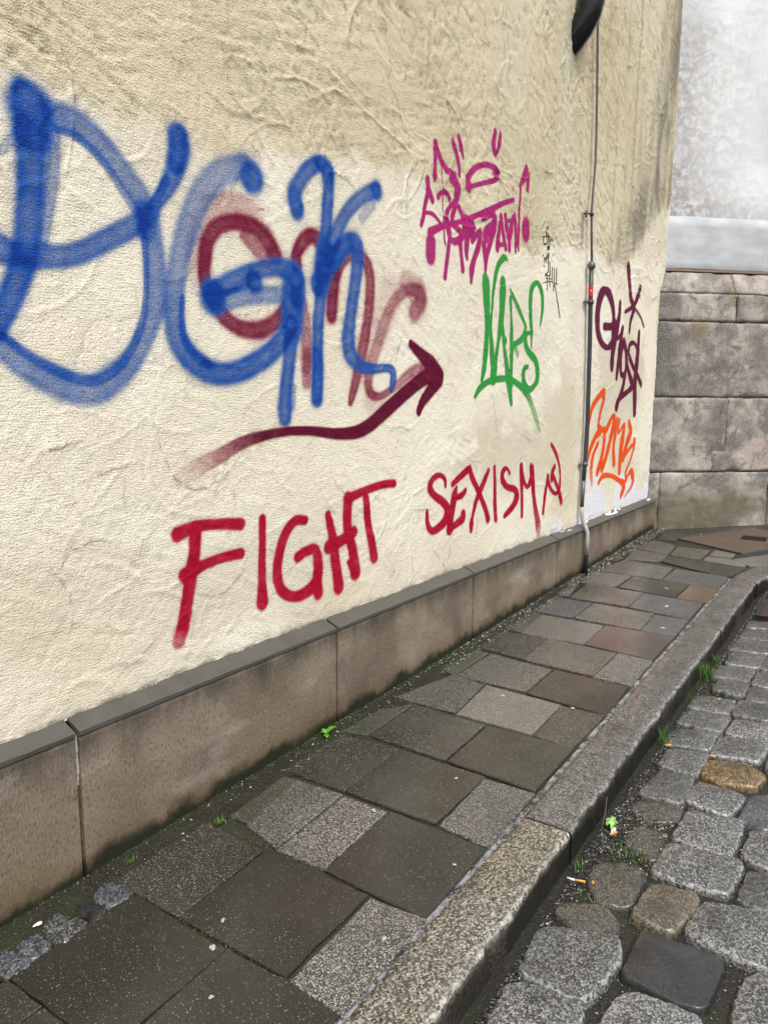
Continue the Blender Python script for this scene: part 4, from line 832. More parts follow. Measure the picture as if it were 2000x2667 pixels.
# ---- plinth panels, each with its sloped coping
def plinth_panel(x0, x1, gap=0.007):
    nx = 24; xs = np.linspace(x0 + gap / 2, x1 - gap / 2, nx)
    zb = gz((x0 + x1) / 2) - 0.14
    prof = [(0.0, zb), (0.0, 0.10), (0.0, 0.30), (0.0, 0.497), (0.003, 0.508), (0.095, 0.520), (0.095, zb)]
    v, f = [], []
    for i, x in enumerate(xs):
        for (y, z) in prof:
            j = rnd.uniform(-0.0012, 0.0012) if y < 0.01 else 0
            v.append((x, y + j + (0.002 if i in (0, nx - 1) and y < 0.01 else 0), max(z, zb) if z != 0.10 else max(zb + 0.02, 0.10)))
    n = len(prof)
    for i in range(nx - 1):
        for k in range(n - 1):
            a = i * n + k; f.append((a, a + n, a + n + 1, a + 1))
    f.append(tuple(range(n))); f.append(tuple((nx - 1) * n + k for k in range(n - 1, -1, -1)))
    o = mesh_obj('plinth_panel', v, f, M['plinth'], building)
    # coping
    nu, nv = 160, 22
    us = np.linspace(x0 + gap / 2, x1 - gap / 2, nu); t = np.linspace(0, 1, nv)
    U, T = np.meshgrid(us, t)
    Yc = -0.003 + T * 0.088; Zc = 0.5255 + T * 0.0385
    wob = (fbm(U * 14, T * 3, 41, 3) - 0.5)
    Zc = Zc + wob * 0.003; Yc = np.where(T == 0, Yc + wob * 0.003, Yc)
    wall_line = (YW - relief_at(U.ravel(), np.full(U.size, 0.556)).reshape(U.shape) + 0.003) / 0.088 + (fbm(U * 31, T * 0, 43, 2) - 0.5) * 0.08
    lime = 0.8 * sstep(wall_line - 0.11, wall_line - 0.06, T) * sstep(0.36, 0.46, fbm(U * 6, T * 0, 44, 3)) * sstep(3.0, 2.3, U) * 0.55
    lime = np.maximum(lime, sstep(0.48, 0.66, fbm(U * 7, T * 2.5, 45, 4)) * sstep(4.9, 5.6, U) * sstep(0.15, 0.5, T) * 0.85)
    Vc = np.stack([U, Yc, Zc], -1).reshape(-1, 3); Q = grid_quads(nu, nv)
    b = len(Vc); front = np.stack([us, np.full(nu, -0.002), np.full(nu, 0.512)], -1)
    low = np.stack([us, np.full(nu, 0.01), np.full(nu, 0.5085)], -1)
    Vc = np.vstack([Vc, front, low]); i = np.arange(nu - 1)
    Q = np.vstack([Q, np.stack([b + i, b + i + 1, i + 1, i], -1), np.stack([b + nu + i, b + nu + i + 1, b + i + 1, b + i], -1)])
    # end faces
    ends = []
    for k in (0, nu - 1):
        back = (nv - 1) * nu + k; ends.append([k, back, b + nu + k, b + k])
    Q = np.vstack([Q, np.array(ends)])
    quad_mesh('coping', Vc, Q, M['coping'], o, {'lime': np.concatenate([lime.ravel(), np.zeros(2 * nu)])}, smooth=False)
for kk in range(-3, 5):
    plinth_panel(X0P + LP * kk, min(X0P + LP * (kk + 1), 7.745), 0.014 if kk in (0, -1) else 0.013)
# crumbs of mortar left in the open joint beside the first full panel
mb = MB()
for i in range(9):
    z = 0.35 + 0.018 * i; mb.box(X0P - 0.004, X0P + 0.004 + rnd.uniform(-0.001, 0.001), 0.006 + rnd.uniform(0, 0.005), 0.03, z, z + 0.0165)
mb.build('joint_mortar', M['gum'], building)

# ---- graffiti: sprayed paint, one thin film per piece lying on the relief of the render
def spline(st):
    P = np.array(st, float)
    if len(P) == 1: return P
    if len(P) == 2:
        n = max(2, int(np.hypot(*(P[1, :2] - P[0, :2])) / max(0.002, P[:, 2].mean() * 0.3)) + 1)
        t = np.linspace(0, 1, n)[:, None]; return P[0] * (1 - t) + P[1] * t
    E = np.vstack([2 * P[0] - P[1], P, 2 * P[-1] - P[-2]]); E[:, 2:] = np.clip(E[:, 2:], 0.001, 1)
    out = []
    for i in range(1, len(E) - 2):
        p0, p1, p2, p3 = E[i - 1], E[i], E[i + 1], E[i + 2]
        n = max(2, int(np.hypot(*(p2 - p1)[:2]) / max(0.0015, 0.28 * min(p1[2], p2[2]))) + 1)
        t = np.linspace(0, 1, n, endpoint=False)[:, None]
        q = 0.5 * (2 * p1 + (p2 - p0) * t + (2 * p0 - 5 * p1 + 4 * p2 - p3) * t ** 2 + (3 * p1 - p0 - 3 * p2 + p3) * t ** 3)
        q[:, 2:] = (p1 * (1 - t) + p2 * t)[:, 2:]
        out.append(q)
    out.append(P[-1:]); return np.vstack(out)

def graffiti(key, layer, res, soft, halo, material, label, fat=1.08, dens=1.0, hollow=0.0):
    pts = [spline(s) * np.array([1, 1, fat, 1]) for s in STROKES[key]]
    for p_ in pts: p_[:, 3] = np.where(p_[:, 3] < 0.895, p_[:, 3] * dens, p_[:, 3])
    allp = np.vstack(pts); m = allp[:, 2].max() * 1.9
    us = np.arange(allp[:, 0].min() - m, allp[:, 0].max() + m, res); zs = np.arange(max(0.56, allp[:, 1].min() - m), allp[:, 1].max() + m, res)
    us = us[(us > 0.76) & (us < 7.8)]
    A = np.zeros((len(zs), len(us)), np.float32)
    for st in pts:
        Dm = np.full(A.shape, 9.0, np.float32); Om = np.zeros_like(A)
        for (x, z, r, o) in st:
            w_ = r * 1.8
            i0, i1 = np.searchsorted(us, (x - w_, x + w_)); j0, j1 = np.searchsorted(zs, (z - w_, z + w_))
            if i1 <= i0 or j1 <= j0: continue
            d = np.hypot(us[None, i0:i1] - x, zs[j0:j1, None] - z) / r
            near = d < Dm[j0:j1, i0:i1]
            Dm[j0:j1, i0:i1][near] = d[near]; Om[j0:j1, i0:i1][near] = o
        S = (1 - sstep(1 - soft, 1 + soft * 0.75, Dm)) * (1 - hollow * np.exp(-(Dm / 0.55) ** 2))
        if halo: S = np.maximum(S, halo * np.clip(1.75 - Dm, 0, 0.75) ** 2 / 0.5625)
        S = S * Om
        A = 1 - (1 - A) * (1 - S)
    U, Z = np.meshgrid(us, zs)
    A *= 0.86 + 0.28 * fbm(U * 22, Z * 22, 19 + layer, 3)
    A = np.clip(A, 0, 0.985)
    Q = grid_quads(len(us), len(zs)); keep = A.ravel()[Q].max(1) > 0.015; Q = Q[keep]
    used = np.unique(Q); idx = np.full(A.size, -1); idx[used] = np.arange(len(used))
    u = U.ravel()[used]; z = Z.ravel()[used]
    Vp = np.stack([u, YW - relief_at(u, z) - 0.0009 - 0.0007 * layer, z], -1)
    o = quad_mesh('graffiti', Vp, idx[Q], material, plaster, {'paint': A.ravel()[used]})
    o['label'] = label
    return o
RED = mat_paint('crimson spray paint', (0.44, 0.001, 0.030), (0.52, 0.015, 0.075), deep=(0.36, 0.001, 0.022))
graffiti('maroon', 0, 0.0045, 0.45, 0.22, mat_paint('maroon spray paint', (0.175, 0.002, 0.034), (0.36, 0.012, 0.085), grain=0.75), 'faded maroon sprayed letters half hidden under the large blue letters', 1.16, 1.0, 0.12)
graffiti('arrow', 2, 0.0045, 0.22, 0.05, mat_paint('dark maroon spray paint', (0.110, 0.001, 0.022), (0.36, 0.02, 0.10)), 'long dark maroon sprayed arrow pointing up to the right', 1.12)
graffiti('blue', 1, 0.0045, 0.40, 0.20, mat_paint('blue spray paint', (0.002, 0.074, 0.38), (0.022, 0.140, 0.44), grain=0.5, deep=(0.001, 0.036, 0.26)), 'huge blue sprayed letters in the middle of the wall', 1.2, 1.03, 0.18)
graffiti('fight', 0, 0.0040, 0.30, 0.10, RED, 'crimson sprayed word FIGHT above the plinth')
graffiti('sexism', 0, 0.0040, 0.26, 0.08, RED, 'crimson sprayed word SEXISM above the plinth', 1.12)
graffiti('sickle', 1, 0.0040, 0.24, 0.06, RED, 'small crimson hammer and sickle sign after the word SEXISM', 1.12)
graffiti('magenta', 0, 0.0040, 0.26, 0.08, mat_paint('magenta spray paint', (0.40, 0.012, 0.155), (0.48, 0.05, 0.22), grain=0.2), 'magenta tag with crown, eye and arrow high on the wall', 1.14)
graffiti('green', 1, 0.0042, 0.20, 0.05, mat_paint('green spray paint', (0.030, 0.30, 0.048), (0.08, 0.40, 0.05), grain=0.25), 'tall thin green tag below the magenta one', 1.22)
graffiti('pen', 0, 0.0022, 0.25, 0.0, mat_paint('black marker', (0.012, 0.012, 0.013), grain=0.2), 'upper small black marker scribble left of the thin pipe')
graffiti('pen2', 0, 0.0022, 0.25, 0.0, mat_paint('black marker ink', (0.012, 0.012, 0.013), grain=0.2), 'lower black marker scribble with a long tail')
graffiti('ghost', 0, 0.0050, 0.20, 0.06, mat_paint('wine red spray paint', (0.115, 0.006, 0.040), (0.18, 0.02, 0.08), grain=0.2), 'wine red tag with a star right of the thin pipe', 1.38)
graffiti('orange', 0, 0.0050, 0.20, 0.05, mat_paint('orange spray paint', (0.82, 0.080, 0.002), (0.85, 0.14, 0.02), grain=0.25), 'orange tag above the plinth right of the thin pipe', 1.5)

# ================================================================== stone building closing the street
stone_b = empty('stone_building')
setp(stone_b, 'white plastered building on a weathered stone base at the end of the street', 'building')
TH = math.radians(46); EX, EY = math.cos(TH), -math.sin(TH); NX, NY = -math.sin(TH), -math.cos(TH)
FX, FY = 7.64, 0.06
def bw(t, d, z): return (FX + EX * t + NX * d, FY + EY * t + NY * d, z)
def bw_arr(T, D, Z): return np.stack([FX + EX * T + NX * D, FY + EY * T + NY * D, Z], -1).reshape(-1, 3)

def stone_block(t0, t1, z0, z1, seed, d=0.0, rough=1.0, soot=0.0, slope=None, thick=0.10, name='stone_block'):
    nu = max(8, int((t1 - t0) / 0.022)); nv = max(6, int((z1 - z0) / 0.022))
    T, Z = np.meshgrid(np.linspace(t0, t1, nu), np.linspace(z0, z1, nv))
    ed = np.minimum.reduce([T - t0, t1 - T, Z - z0, z1 - Z])
    rel = (fbm(T * 4, Z * 4, seed, 4) - 0.5) * 0.024 * rough + (fbm(T * 22, Z * 22, seed + 3, 3) - 0.5) * 0.013 * rough
    chip = sstep(0.55, 0.72, fbm(T * 7, Z * 7, seed + 9, 3)) * sstep(0.05, 0.0, ed)
    rel = rel * sstep(-0.02, 0.03, ed) - 0.006 * sstep(0.009, 0.0, ed) - 0.016 * chip
    D = d + rel
    if slope is not None: D = D + slope * (Z - z0) / (z1 - z0)
    Tj = T + (fbm(T * 9 + 5, Z * 9, seed + 4, 2) - 0.5) * 0.012; Zj = Z + (fbm(T * 9, Z * 9 + 7, seed + 6, 2) - 0.5) * 0.010
    V = bw_arr(Tj, D, Zj); Q = grid_quads(nu, nv)
    so = soot * np.clip(1 - (T - (-0.02)) / 0.55, 0, 1) * sstep(0.25, 0.6, fbm(T * 4, Z * 3, seed + 12, 3) + 0.15)
    rim = np.concatenate([np.arange(nu), np.arange(1, nv) * nu + nu - 1, (nv - 1) * nu + np.arange(nu - 2, -1, -1), np.arange(nv - 2, 0, -1) * nu])
    dv = np.array([NX, NY, 0]) * -thick; b = len(V); V = np.vstack([V, V[rim] + dv]); n = len(rim); k = np.arange(n)
    Q = np.vstack([Q, np.stack([rim[k], b + k, b + (k + 1) % n, rim[(k + 1) % n]], -1)])
    gn = 0.8 * sstep(0.62, 0.30, Z - 0.25 * fbm(T * 3, Z * 3, seed + 20, 3)) * sstep(0.32, 0.55, fbm(T * 2.5, Z * 4, seed + 21, 3))
    quad_mesh(name, V, Q, M['block'], stone_b, {'soot': np.concatenate([so.ravel(), np.zeros(n)]), 'green': np.concatenate([gn.ravel(), np.zeros(n)])})
g = 0.0022
for t0, t1, sd in ((-0.25, 0.80, 1), (0.80, 2.05, 2), (2.05, 3.4, 3), (3.4, 4.8, 4)):
    stone_block(t0 + g, t1 - g, 2.515, 2.725, 100 + sd, slope=-0.115, rough=0.7, name='chamfer_stone', soot=0.3)
for t0, t1, sd in ((-0.25, 0.815, 1), (0.815, 2.2, 2), (2.2, 3.3, 3), (3.3, 4.8, 4)):
    stone_block(t0 + g, t1 - g, 2.255, 2.510, 120 + sd, rough=0.8, soot=0.35)
for t0, t1, sd in ((-0.25, 1.62, 1), (1.62, 3.1, 2), (3.1, 4.8, 3)):
    stone_block(t0 + g, t1 - g, 1.537, 2.245, 140 + sd, rough=0.9, soot=1.0)
for t0, t1, sd in ((-0.25, 0.79, 1), (0.79, 2.3, 2), (2.3, 3.5, 3), (3.5, 4.8, 4)):
    stone_block(t0 + g, t1 - g, 0.808, 1.528, 160 + sd, rough=1.15, soot=0.35)
stone_block(0.655, 0.818, 0.806, 1.006, 171, d=0.006, rough=0.4)
for t0, t1, sd in ((-0.25, 0.12, 1), (0.12, 1.31, 2), (1.31, 2.6, 3), (2.6, 3.7, 4), (3.7, 4.8, 5)):
    stone_block(t0 + g, t1 - g, 0.10, 0.797, 180 + sd, rough=1.1, soot=0.15)
def slab_tdz(name, t0, t1, d0, d1, z0, z1, material, parent):
    v = [bw(t, d, z) for z in (z0, z1) for t, d in ((t0, d0), (t1, d0), (t1, d1), (t0, d1))]
    return mesh_obj(name, v, [(0, 3, 2, 1), (4, 5, 6, 7), (0, 1, 5, 4), (1, 2, 6, 5), (2, 3, 7, 6), (3, 0, 4, 7)], material, parent)
slab_tdz('bed_mortar', -0.3, 4.8, -0.4, -0.022, 0.05, 2.515, M['bed_wall'], stone_b)
slab_tdz('masonry_core', -0.3, 4.8, -3.0, -0.16, 0.0, 9.0, M['core'], stone_b)
# painted band above the stones, rounded at the top
nu, nv = 200, 16
T, S = np.meshgrid(np.linspace(-0.25, 4.8, nu), np.linspace(0, 1, nv))
Dd = -0.098 - 0.024 * sstep(0.86, 1.0, S) - 0.012 * sstep(0.03, 0.0, S) + (fbm(T * 2.5, S * 2, 201, 3) - 0.5) * 0.008
Zd = 2.752 + S * 0.478 + (fbm(T * 3, S * 0, 203, 3) - 0.5) * 0.012
quad_mesh('painted_band', bw_arr(T, Dd, Zd), grid_quads(nu, nv), M['band'], stone_b)
slab_tdz('brick_lip', -0.25, 4.8, -0.2, -0.106, 2.728, 2.750, mat_simple('reddish lip', (0.16, 0.10, 0.08), (0.27, 0.19, 0.15), 8, 0.8, 0.5), stone_b)
zs = np.concatenate([np.arange(3.222, 5.6, 0.013), np.arange(5.7, 9.0, 0.3)]); ts = np.concatenate([np.arange(-0.25, 1.8, 0.013), np.arange(1.9, 4.8, 0.2)])
T, Z = np.meshgrid(ts, zs)
Hh = (fbm(T * 1.2, Z * 1.2, 210, 3) - 0.5) * 0.015 + (fbm(T * 10, Z * 10, 211, 4) - 0.5) * 0.005
WS = np.zeros_like(T)
for i in range(900):
    cx = R_.uniform(-0.1, 1.6); cz = R_.uniform(3.25, 5.5); L = R_.uniform(0.04, 0.18); an = R_.normal(0.3, 0.8); bend = R_.normal(0, 3)
    i0, i1 = np.searchsorted(ts, (cx - L, cx + L)); j0, j1 = np.searchsorted(zs, (cz - L, cz + L))
    if i1 - i0 < 3 or j1 - j0 < 3: continue
    du = T[j0:j1, i0:i1] - cx; dz = Z[j0:j1, i0:i1] - cz
    a = du * math.cos(an) + dz * math.sin(an); b = -du * math.sin(an) + dz * math.cos(an) - bend * a * a
    if R_.random() < 0.4: WS[j0:j1, i0:i1] = np.maximum(WS[j0:j1, i0:i1], np.clip(1 - (a / L) ** 2, 0, 1) * np.exp(-((b - 0.005) / 0.008) ** 2) * R_.uniform(0.06, 0.40) * np.clip(1.3 - T[j0:j1, i0:i1], 0.35, 1))
    Hh[j0:j1, i0:i1] += R_.uniform(0.0003, 0.0016) * np.clip(1 - (a / L) ** 2, 0, 1) * np.where(b > 0, np.exp(-(b / 0.007) ** 2), np.exp(-(b / 0.028) ** 2))
dirt = np.clip(1.25 - T / 0.75 - 0.35 * sstep(4.3, 5.2, Z), 0, 1) * 0.85 + 0.35 * sstep(3.55, 3.25, Z)
dirt = np.clip(dirt * (0.5 + fbm(T * 2.2, Z * 2.2, 215, 4)), 0, 1)
quad_mesh('white_render', bw_arr(T, -0.122 + Hh, Z), grid_quads(len(ts), len(zs)), M['white'], stone_b, {'dirt': np.maximum(dirt * sstep(5.02, 4.9, Z + 0.03 * T), dirt * 0.35), 'scar': WS, 'tone': np.clip((fbm(T * 1.7, Z * 1.7, 217, 4) - 0.5) * 1.8 + 0.55, 0, 1)})

# ================================================================== ground
def ground_sheet(name, pts, dz, material, parent):
    return mesh_obj(name, [(x, y, gz(x) + dz) for x, y in pts], [tuple(range(len(pts)))], material, parent)

pavement = setp(empty('pavement'), 'wet pavement of square concrete slabs along the wall', 'pavement', kind='structure')
road = setp(empty('road'), 'wet cobbled street of granite setts beside the kerb', 'road', kind='structure')
kerb = setp(empty('kerb'), 'rough granite kerb between slabs and cobbles', 'kerb', kind='structure')
KIN = [(-6, -0.995), (6.08, -0.995), (6.3, -1.005), (6.49, -1.055), (6.79, -1.165), (7.3, -1.55), (9.5, -3.8)]
KOUT = [(-6, -1.172), (6.06, -1.175), (6.24, -1.195), (6.40, -1.245), (6.66, -1.355), (7.15, -1.70), (9.35, -3.95)]
ground_sheet('slab_bed', [(-6, 0.1)] + KIN + [(13, -5.4), (8.0, 0.1)], -0.012, M['bed'], pavement)
ground_sheet('road_bed', [(-40, -1.1)] + [(x, y + 0.1) for x, y in KOUT[1:]] + [(11, -5.5), (60, -60), (-40, -60)], -0.118, M['road_bed'], road)
far = mesh_obj('ground', [(-60, -60, -2.6), (60, -60, 1.3), (60, 60, 1.3), (-60, 60, -2.6)], [(0, 1, 2, 3)], M['road_bed'])
for v_ in far.data.vertices: v_.co.z = SLOPE * v_.co.x - 0.75
setp(far, 'ground under the street reaching to the horizon', 'ground', kind='structure')

def resample(poly, seg):
    out = []
    for i in range(len(poly)):
        a = Vector((*poly[i], 0)); b = Vector((*poly[(i + 1) % len(poly)], 0))
        n = max(1, round((b - a).length / seg))
        out += [a.lerp(b, k / n) for k in range(n)]
    return out
def offset_poly(P, d):
    """move every point of a closed outline outwards by d (counter-clockwise or not)"""
    n = len(P); area = sum(P[i].x * P[(i + 1) % n].y - P[(i + 1) % n].x * P[i].y for i in range(n))
    s = 1 if area > 0 else -1; out = []
    for i in range(n):
        t = (P[(i + 1) % n] - P[i - 1]).normalized()
        out.append(P[i] + Vector((t.y, -t.x, 0)) * d * s)
    return out
def ccw(poly):
    a = sum(poly[i][0] * poly[(i + 1) % len(poly)][1] - poly[(i + 1) % len(poly)][0] * poly[i][1] for i in range(len(poly)))
    return list(poly) if a > 0 else list(poly)[::-1]

def paving_slab(kind, poly, tilt=0.0016, grow=0.003, dz=0.0):
    P = resample(ccw(poly), 0.045); P = offset_poly(P, grow)
    P = [p + Vector((rnd.gauss(0, 0.0011), rnd.gauss(0, 0.0011), 0)) for p in P]
    c = sum(P, Vector()) / len(P)
    tx, ty, h = rnd.uniform(-tilt, tilt) * 3, rnd.uniform(-tilt, tilt) * 3, rnd.uniform(-0.0015, 0.0025) + dz
    Z = lambda p, o: gz(p.x) + h + (p.x - c.x) * tx + (p.y - c.y) * ty + o
    rings = []
    for d, o in ((0, -0.05), (0, -0.0045), (-0.0015, -0.0014), (-0.005, 0.0)):
        Q = offset_poly(P, d); rings.append([(q.x, q.y, Z(q, o - (abs(rnd.gauss(0, 0.0006)) if o else 0))) for q in Q])
    n = len(P); v = [q for r in rings for q in r]; f = []
    for i in range(3):
        for k in range(n): f.append((i * n + k, i * n + (k + 1) % n, (i + 1) * n + (k + 1) % n, (i + 1) * n + k))
    f.append(tuple(3 * n + k for k in range(n)))
    return mesh_obj('paving_slab', v, f, M[kind], pavement)
for kd, poly in SLABS: paving_slab(kd, [(x, min(y + 0.04, -0.05) if y > -0.135 else y) for x, y in poly])
extra = [('g', [(1.80, -.215), (1.80, -.125), (2.11, -.105), (2.113, -.168)]), ('d', [(7.22, -.15), (7.66, -.12), (8.19, -.63), (8.22, -.74), (7.44, -.31), (7.25, -.33)])]
for kd, poly in extra: paving_slab(kd, poly)
yy = [-0.19, -0.35, -0.745, -0.975]
for r in range(8):
    x1 = 0.935 - 0.395 * r; x0 = x1 - 0.385
    ys = yy if r % 2 == 0 else [-0.12, -0.36, -0.57, -0.975]
    for k in range(3): paving_slab(rnd.choice('ddsam'), [(x0, ys[k]), (x1, ys[k]), (x1, ys[k + 1] + 0.008), (x0, ys[k + 1] + 0.008)])
for i in range(5):
    for j in range(2):
        a = 7.2 + 0.45 * i; b = -1.42 - 0.46 * i + 0.05
        x, y = a + EX * 0 - NX * 0.4 * j + 0.25, b - NY * 0.4 * j + 0.05
        if x < 8.1 and y > -1.5: continue
        paving_slab(rnd.choice('mlbd'), [(x, y), (x + EX * .4, y + EY * .4), (x + EX * .4 - NX * .38, y + EY * .4 - NY * .38), (x - NX * .38, y - NY * .38)])

def sett_mesh(name, poly, material, parent, top, dome=0.005, seg=0.016, sink=0.0, rough=0.0020, skirt=0.07, grow=0.008, edge=0.009, worn=1.0):
    P = resample(ccw(poly), seg)
    P = [P[i - 1] * 0.25 + P[i] * 0.5 + P[(i + 1) % len(P)] * 0.25 for i in range(len(P))]     # take the point off the corners
    P = offset_poly(P, grow)
    ph = rnd.uniform(0, 50)
    P = [p + (p - P[0]) * 0 + Vector((rnd.gauss(0, rough), rnd.gauss(0, rough), 0)) for p in P]
    c = sum(P, Vector()) / len(P); n = len(P); v, f, wn = [], [], []
    tx, ty = rnd.gauss(0, 0.028), rnd.gauss(0, 0.028)
    lum = [rnd.gauss(0, 0.0016) for _ in range(n)]
    for d, o, wv in ((0.008, -skirt, 0), (0.002, -0.016, 0.2), (-edge * 0.35, -0.0060, 1), (-edge, -0.0014, 0.8), (-edge * 2.2, 0.0, 0.15)):
        Q = offset_poly(P, d)
        for k, q in enumerate(Q):
            jz = rnd.gauss(0, rough * 0.4) + (lum[k] if o > -0.03 else 0)
            v.append((q.x, q.y, gz(q.x) + top - sink + o + (q.x - c.x) * tx + (q.y - c.y) * ty + jz)); wn.append(wv * worn)
    base = offset_poly(P, -edge * 2.2)
    for s in (0.6, 0.25):
        for k, p in enumerate(base):
            q = c + (p - c) * s
            v.append((q.x, q.y, gz(q.x) + top - sink + dome * (1 - s * s) + (q.x - c.x) * tx + (q.y - c.y) * ty + rnd.gauss(0, rough * 0.5))); wn.append(0)
    for i in range(6):
        for k in range(n): f.append((i * n + k, i * n + (k + 1) % n, (i + 1) * n + (k + 1) % n, (i + 1) * n + k))
    v.append((c.x, c.y, gz(c.x) + top - sink + dome)); f += [(6 * n + k, 6 * n + (k + 1) % n, len(v) - 1) for k in range(n)]; wn.append(0)
    o = mesh_obj(name, v, f, material, parent, smooth=True)
    at = o.data.attributes.new('worn', 'FLOAT', 'POINT'); at.data.foreach_set('value', wn)  # pale sett edges: wear together with glints painted into the colour
    return o
SK = {'w': 'sw', 'm': 'sm', 't': 'st', 'k': 'sk', 'k2': 'sb', 'y': 'sy', 'y2': 'sy2'}
for kd, poly in SETTS:
    sett_mesh('granite_sett', poly, M[SK[kd]], road, -0.092, dome=0.003 if kd in 'tk' else 0.005, sink=0.013 if kd == 't' else 0.0, worn=0.0 if kd in ('t', 'k', 'k2') else 0.55, grow=0.018 if kd == 't' else 0.0112, rough=0.0010 if kd == 'k' else 0.0018, edge=0.003 if kd == 'k' else 0.0048)
def inside(x, y, poly):
    c = False
    for i in range(len(poly)):
        a, b = poly[i], poly[i - 1]
        if (a[1] > y) != (b[1] > y) and x < (b[0] - a[0]) * (y - a[1]) / (b[1] - a[1]) + a[0]: c = not c
    return c
cols = [(-1.245, -1.405), (-1.435, -1.605), (-1.635, -1.80), (-1.83, -2.0), (-2.03, -2.2), (-2.23, -2.4), (-2.43, -2.6)]
for ci, (ya, yb) in enumerate(cols):
    x = -0.6 + rnd.uniform(0, 0.15)
    while x < 7.4:
        L = rnd.uniform(0.165, 0.215); q = [(x, ya), (x + L, ya), (x + L, yb), (x, yb)]
        cx, cy = x + L / 2, (ya + yb) / 2
        hit = any(inside(px_, py_, p) for _, p in SETTS for px_ in (x, cx, x + L) for py_ in (ya, cy, yb)) or any(inside(px_, py_, q) for _, p in SETTS for px_, py_ in p)
        grate = 5.50 < x + L and x < 6.05 and ya > -1.72
        kout = 1.19 if x < 6.0 else 1.19 + (x + L - 6.0) * 0.75
        if not hit and not grate and -ya > kout:
            sett_mesh('granite_sett', [(a + rnd.uniform(-.008, .008), b + rnd.uniform(-.008, .008)) for a, b in q], M[rnd.choice(['sw', 'sm', 'sm', 'sw', 'st'])], road, -0.092, worn=0.55, grow=0.0115, edge=0.0048)
        x += L + rnd.uniform(0.016, 0.026)
for kd, poly in EDGE_STONES:
    sett_mesh('edge_stone', poly, M[{'b': 'sb', 'w': 'sm', 'k': 'sk'}[kd]], pavement, 0.004, dome=0.003, rough=0.0022, skirt=0.03, grow=0.010, edge=0.003, worn=0, seg=0.009)

# ---- kerb stones with a rough hewn outer arris
def path_at(path, s):
    for i in range(len(path) - 1):
        a, b = Vector(path[i]), Vector(path[i + 1]); L = (b - a).length
        if s <= L or i == len(path) - 2: return a + (b - a) * (s / L)
        s -= L
def kerb_stone(x0, x1, material, seed, curved=False):
    n = int((x1 - x0) / 0.016) + 2; xs = np.linspace(x0 + 0.002, x1 - 0.002, n)
    if curved:
        inn = np.array([path_at(KIN[1:], x - x0) for x in xs]); out = np.array([path_at([(6.08, -1.175)] + KOUT[2:], x - x0) for x in xs])
    else:
        inn = np.stack([xs, np.full(n, -0.995)], -1); out = np.stack([xs, np.full(n, -1.172)], -1)
    s = xs * 1.0; z0 = np.zeros(n)
    w1 = (fbm(s * 9, z0, seed, 4) - 0.5) * 0.020; w2 = (fbm(s * 23, z0, seed + 1, 3) - 0.5) * 0.010
    chip = sstep(0.66, 0.78, fbm(s * 16, z0, seed + 2, 2)) * 0.010
    prof = [(0.0, -0.10, 0), (0.0, -0.006, 0), (0.03, -0.001, .1), (0.25, 0.0, .2), (0.5, 0.001, .2), (0.75, 0.0, .2), (0.92, -0.0005, .5), (0.965, -0.002, .9), (0.99, -0.007, 1), (1.003, -0.016, 1), (1.008, -0.032, .8), (1.01, -0.065, .6), (1.01, -0.105, .5), (1.01, -0.16, .3)]
    v = []
    for j, (a, z, k) in enumerate(prof):
        p = inn + (out - inn) * a
        p[:, 1] += (w1 + w2) * k + chip * k * (1 if 7 <= j <= 9 else 0.3)
        zz = SLOPE * p[:, 0] + z + (fbm(s * 12, z0 + j * 0.8, seed + 5, 3) - 0.5) * (0.006 * k + 0.002) - chip * (0.6 if 7 <= j <= 9 else 0)
        v.append(np.stack([p[:, 0], p[:, 1], zz], -1))
    V = np.stack(v, 0).reshape(-1, 3); Q = grid_quads(n, len(prof))
    m = len(prof); e0 = [k * n for k in range(m)]; e1 = [k * n + n - 1 for k in range(m)]
    worn = np.array([0, 0, 0, 0, 0, 0, .15, .7, 1, .75, .25, 0, 0, 0])[:, None] * (0.55 + 0.9 * (fbm(s * 8, z0, seed + 8, 3) - 0.3))[None]  # outer arris paled for wear and for painted sky glints
    grime_shade = np.array([0, 0, 0, 0, 0, 0, 0, 0, .1, .65, 1, 1, 1, 1])[:, None] * np.clip(0.9 + 0.9 * (fbm(s * 5, z0, seed + 9, 3) - 0.4), 0, 1)[None]  # dark front face: dirt, with shade painted in as well
    o = mesh_obj('kerb_stone', V, [tuple(q[::-1]) for q in Q] + [tuple(e0), tuple(e1[::-1])], material, kerb, smooth=True)
    for nm, ar in (('worn', worn), ('grime_shade', grime_shade)):
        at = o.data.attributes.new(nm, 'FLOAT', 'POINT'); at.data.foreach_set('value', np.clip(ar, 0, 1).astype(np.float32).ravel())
    return o
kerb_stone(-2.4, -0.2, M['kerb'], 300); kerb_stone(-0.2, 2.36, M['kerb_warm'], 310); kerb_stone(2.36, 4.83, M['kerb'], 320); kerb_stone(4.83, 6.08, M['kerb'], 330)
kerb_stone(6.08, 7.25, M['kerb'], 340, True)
# pale mortar seam between slabs and kerb
n = 420; xs = np.linspace(-2, 6.15, n); A0 = -0.970 - 0.012 * fbm(xs * 7, xs * 0, 401, 3); B0 = np.full(n, -1.002)
T, S = np.meshgrid(xs, np.linspace(0, 1, 5)); Y = A0[None] + (B0 - A0)[None] * S
quad_mesh('mortar_seam', np.stack([T, Y, SLOPE * T - 0.009 + 0.006 * S + (fbm(T * 40, S * 4, 402, 3) - 0.5) * 0.012], -1).reshape(-1, 3), grid_quads(n, 5)[:, ::-1], M['mortar'], pavement)

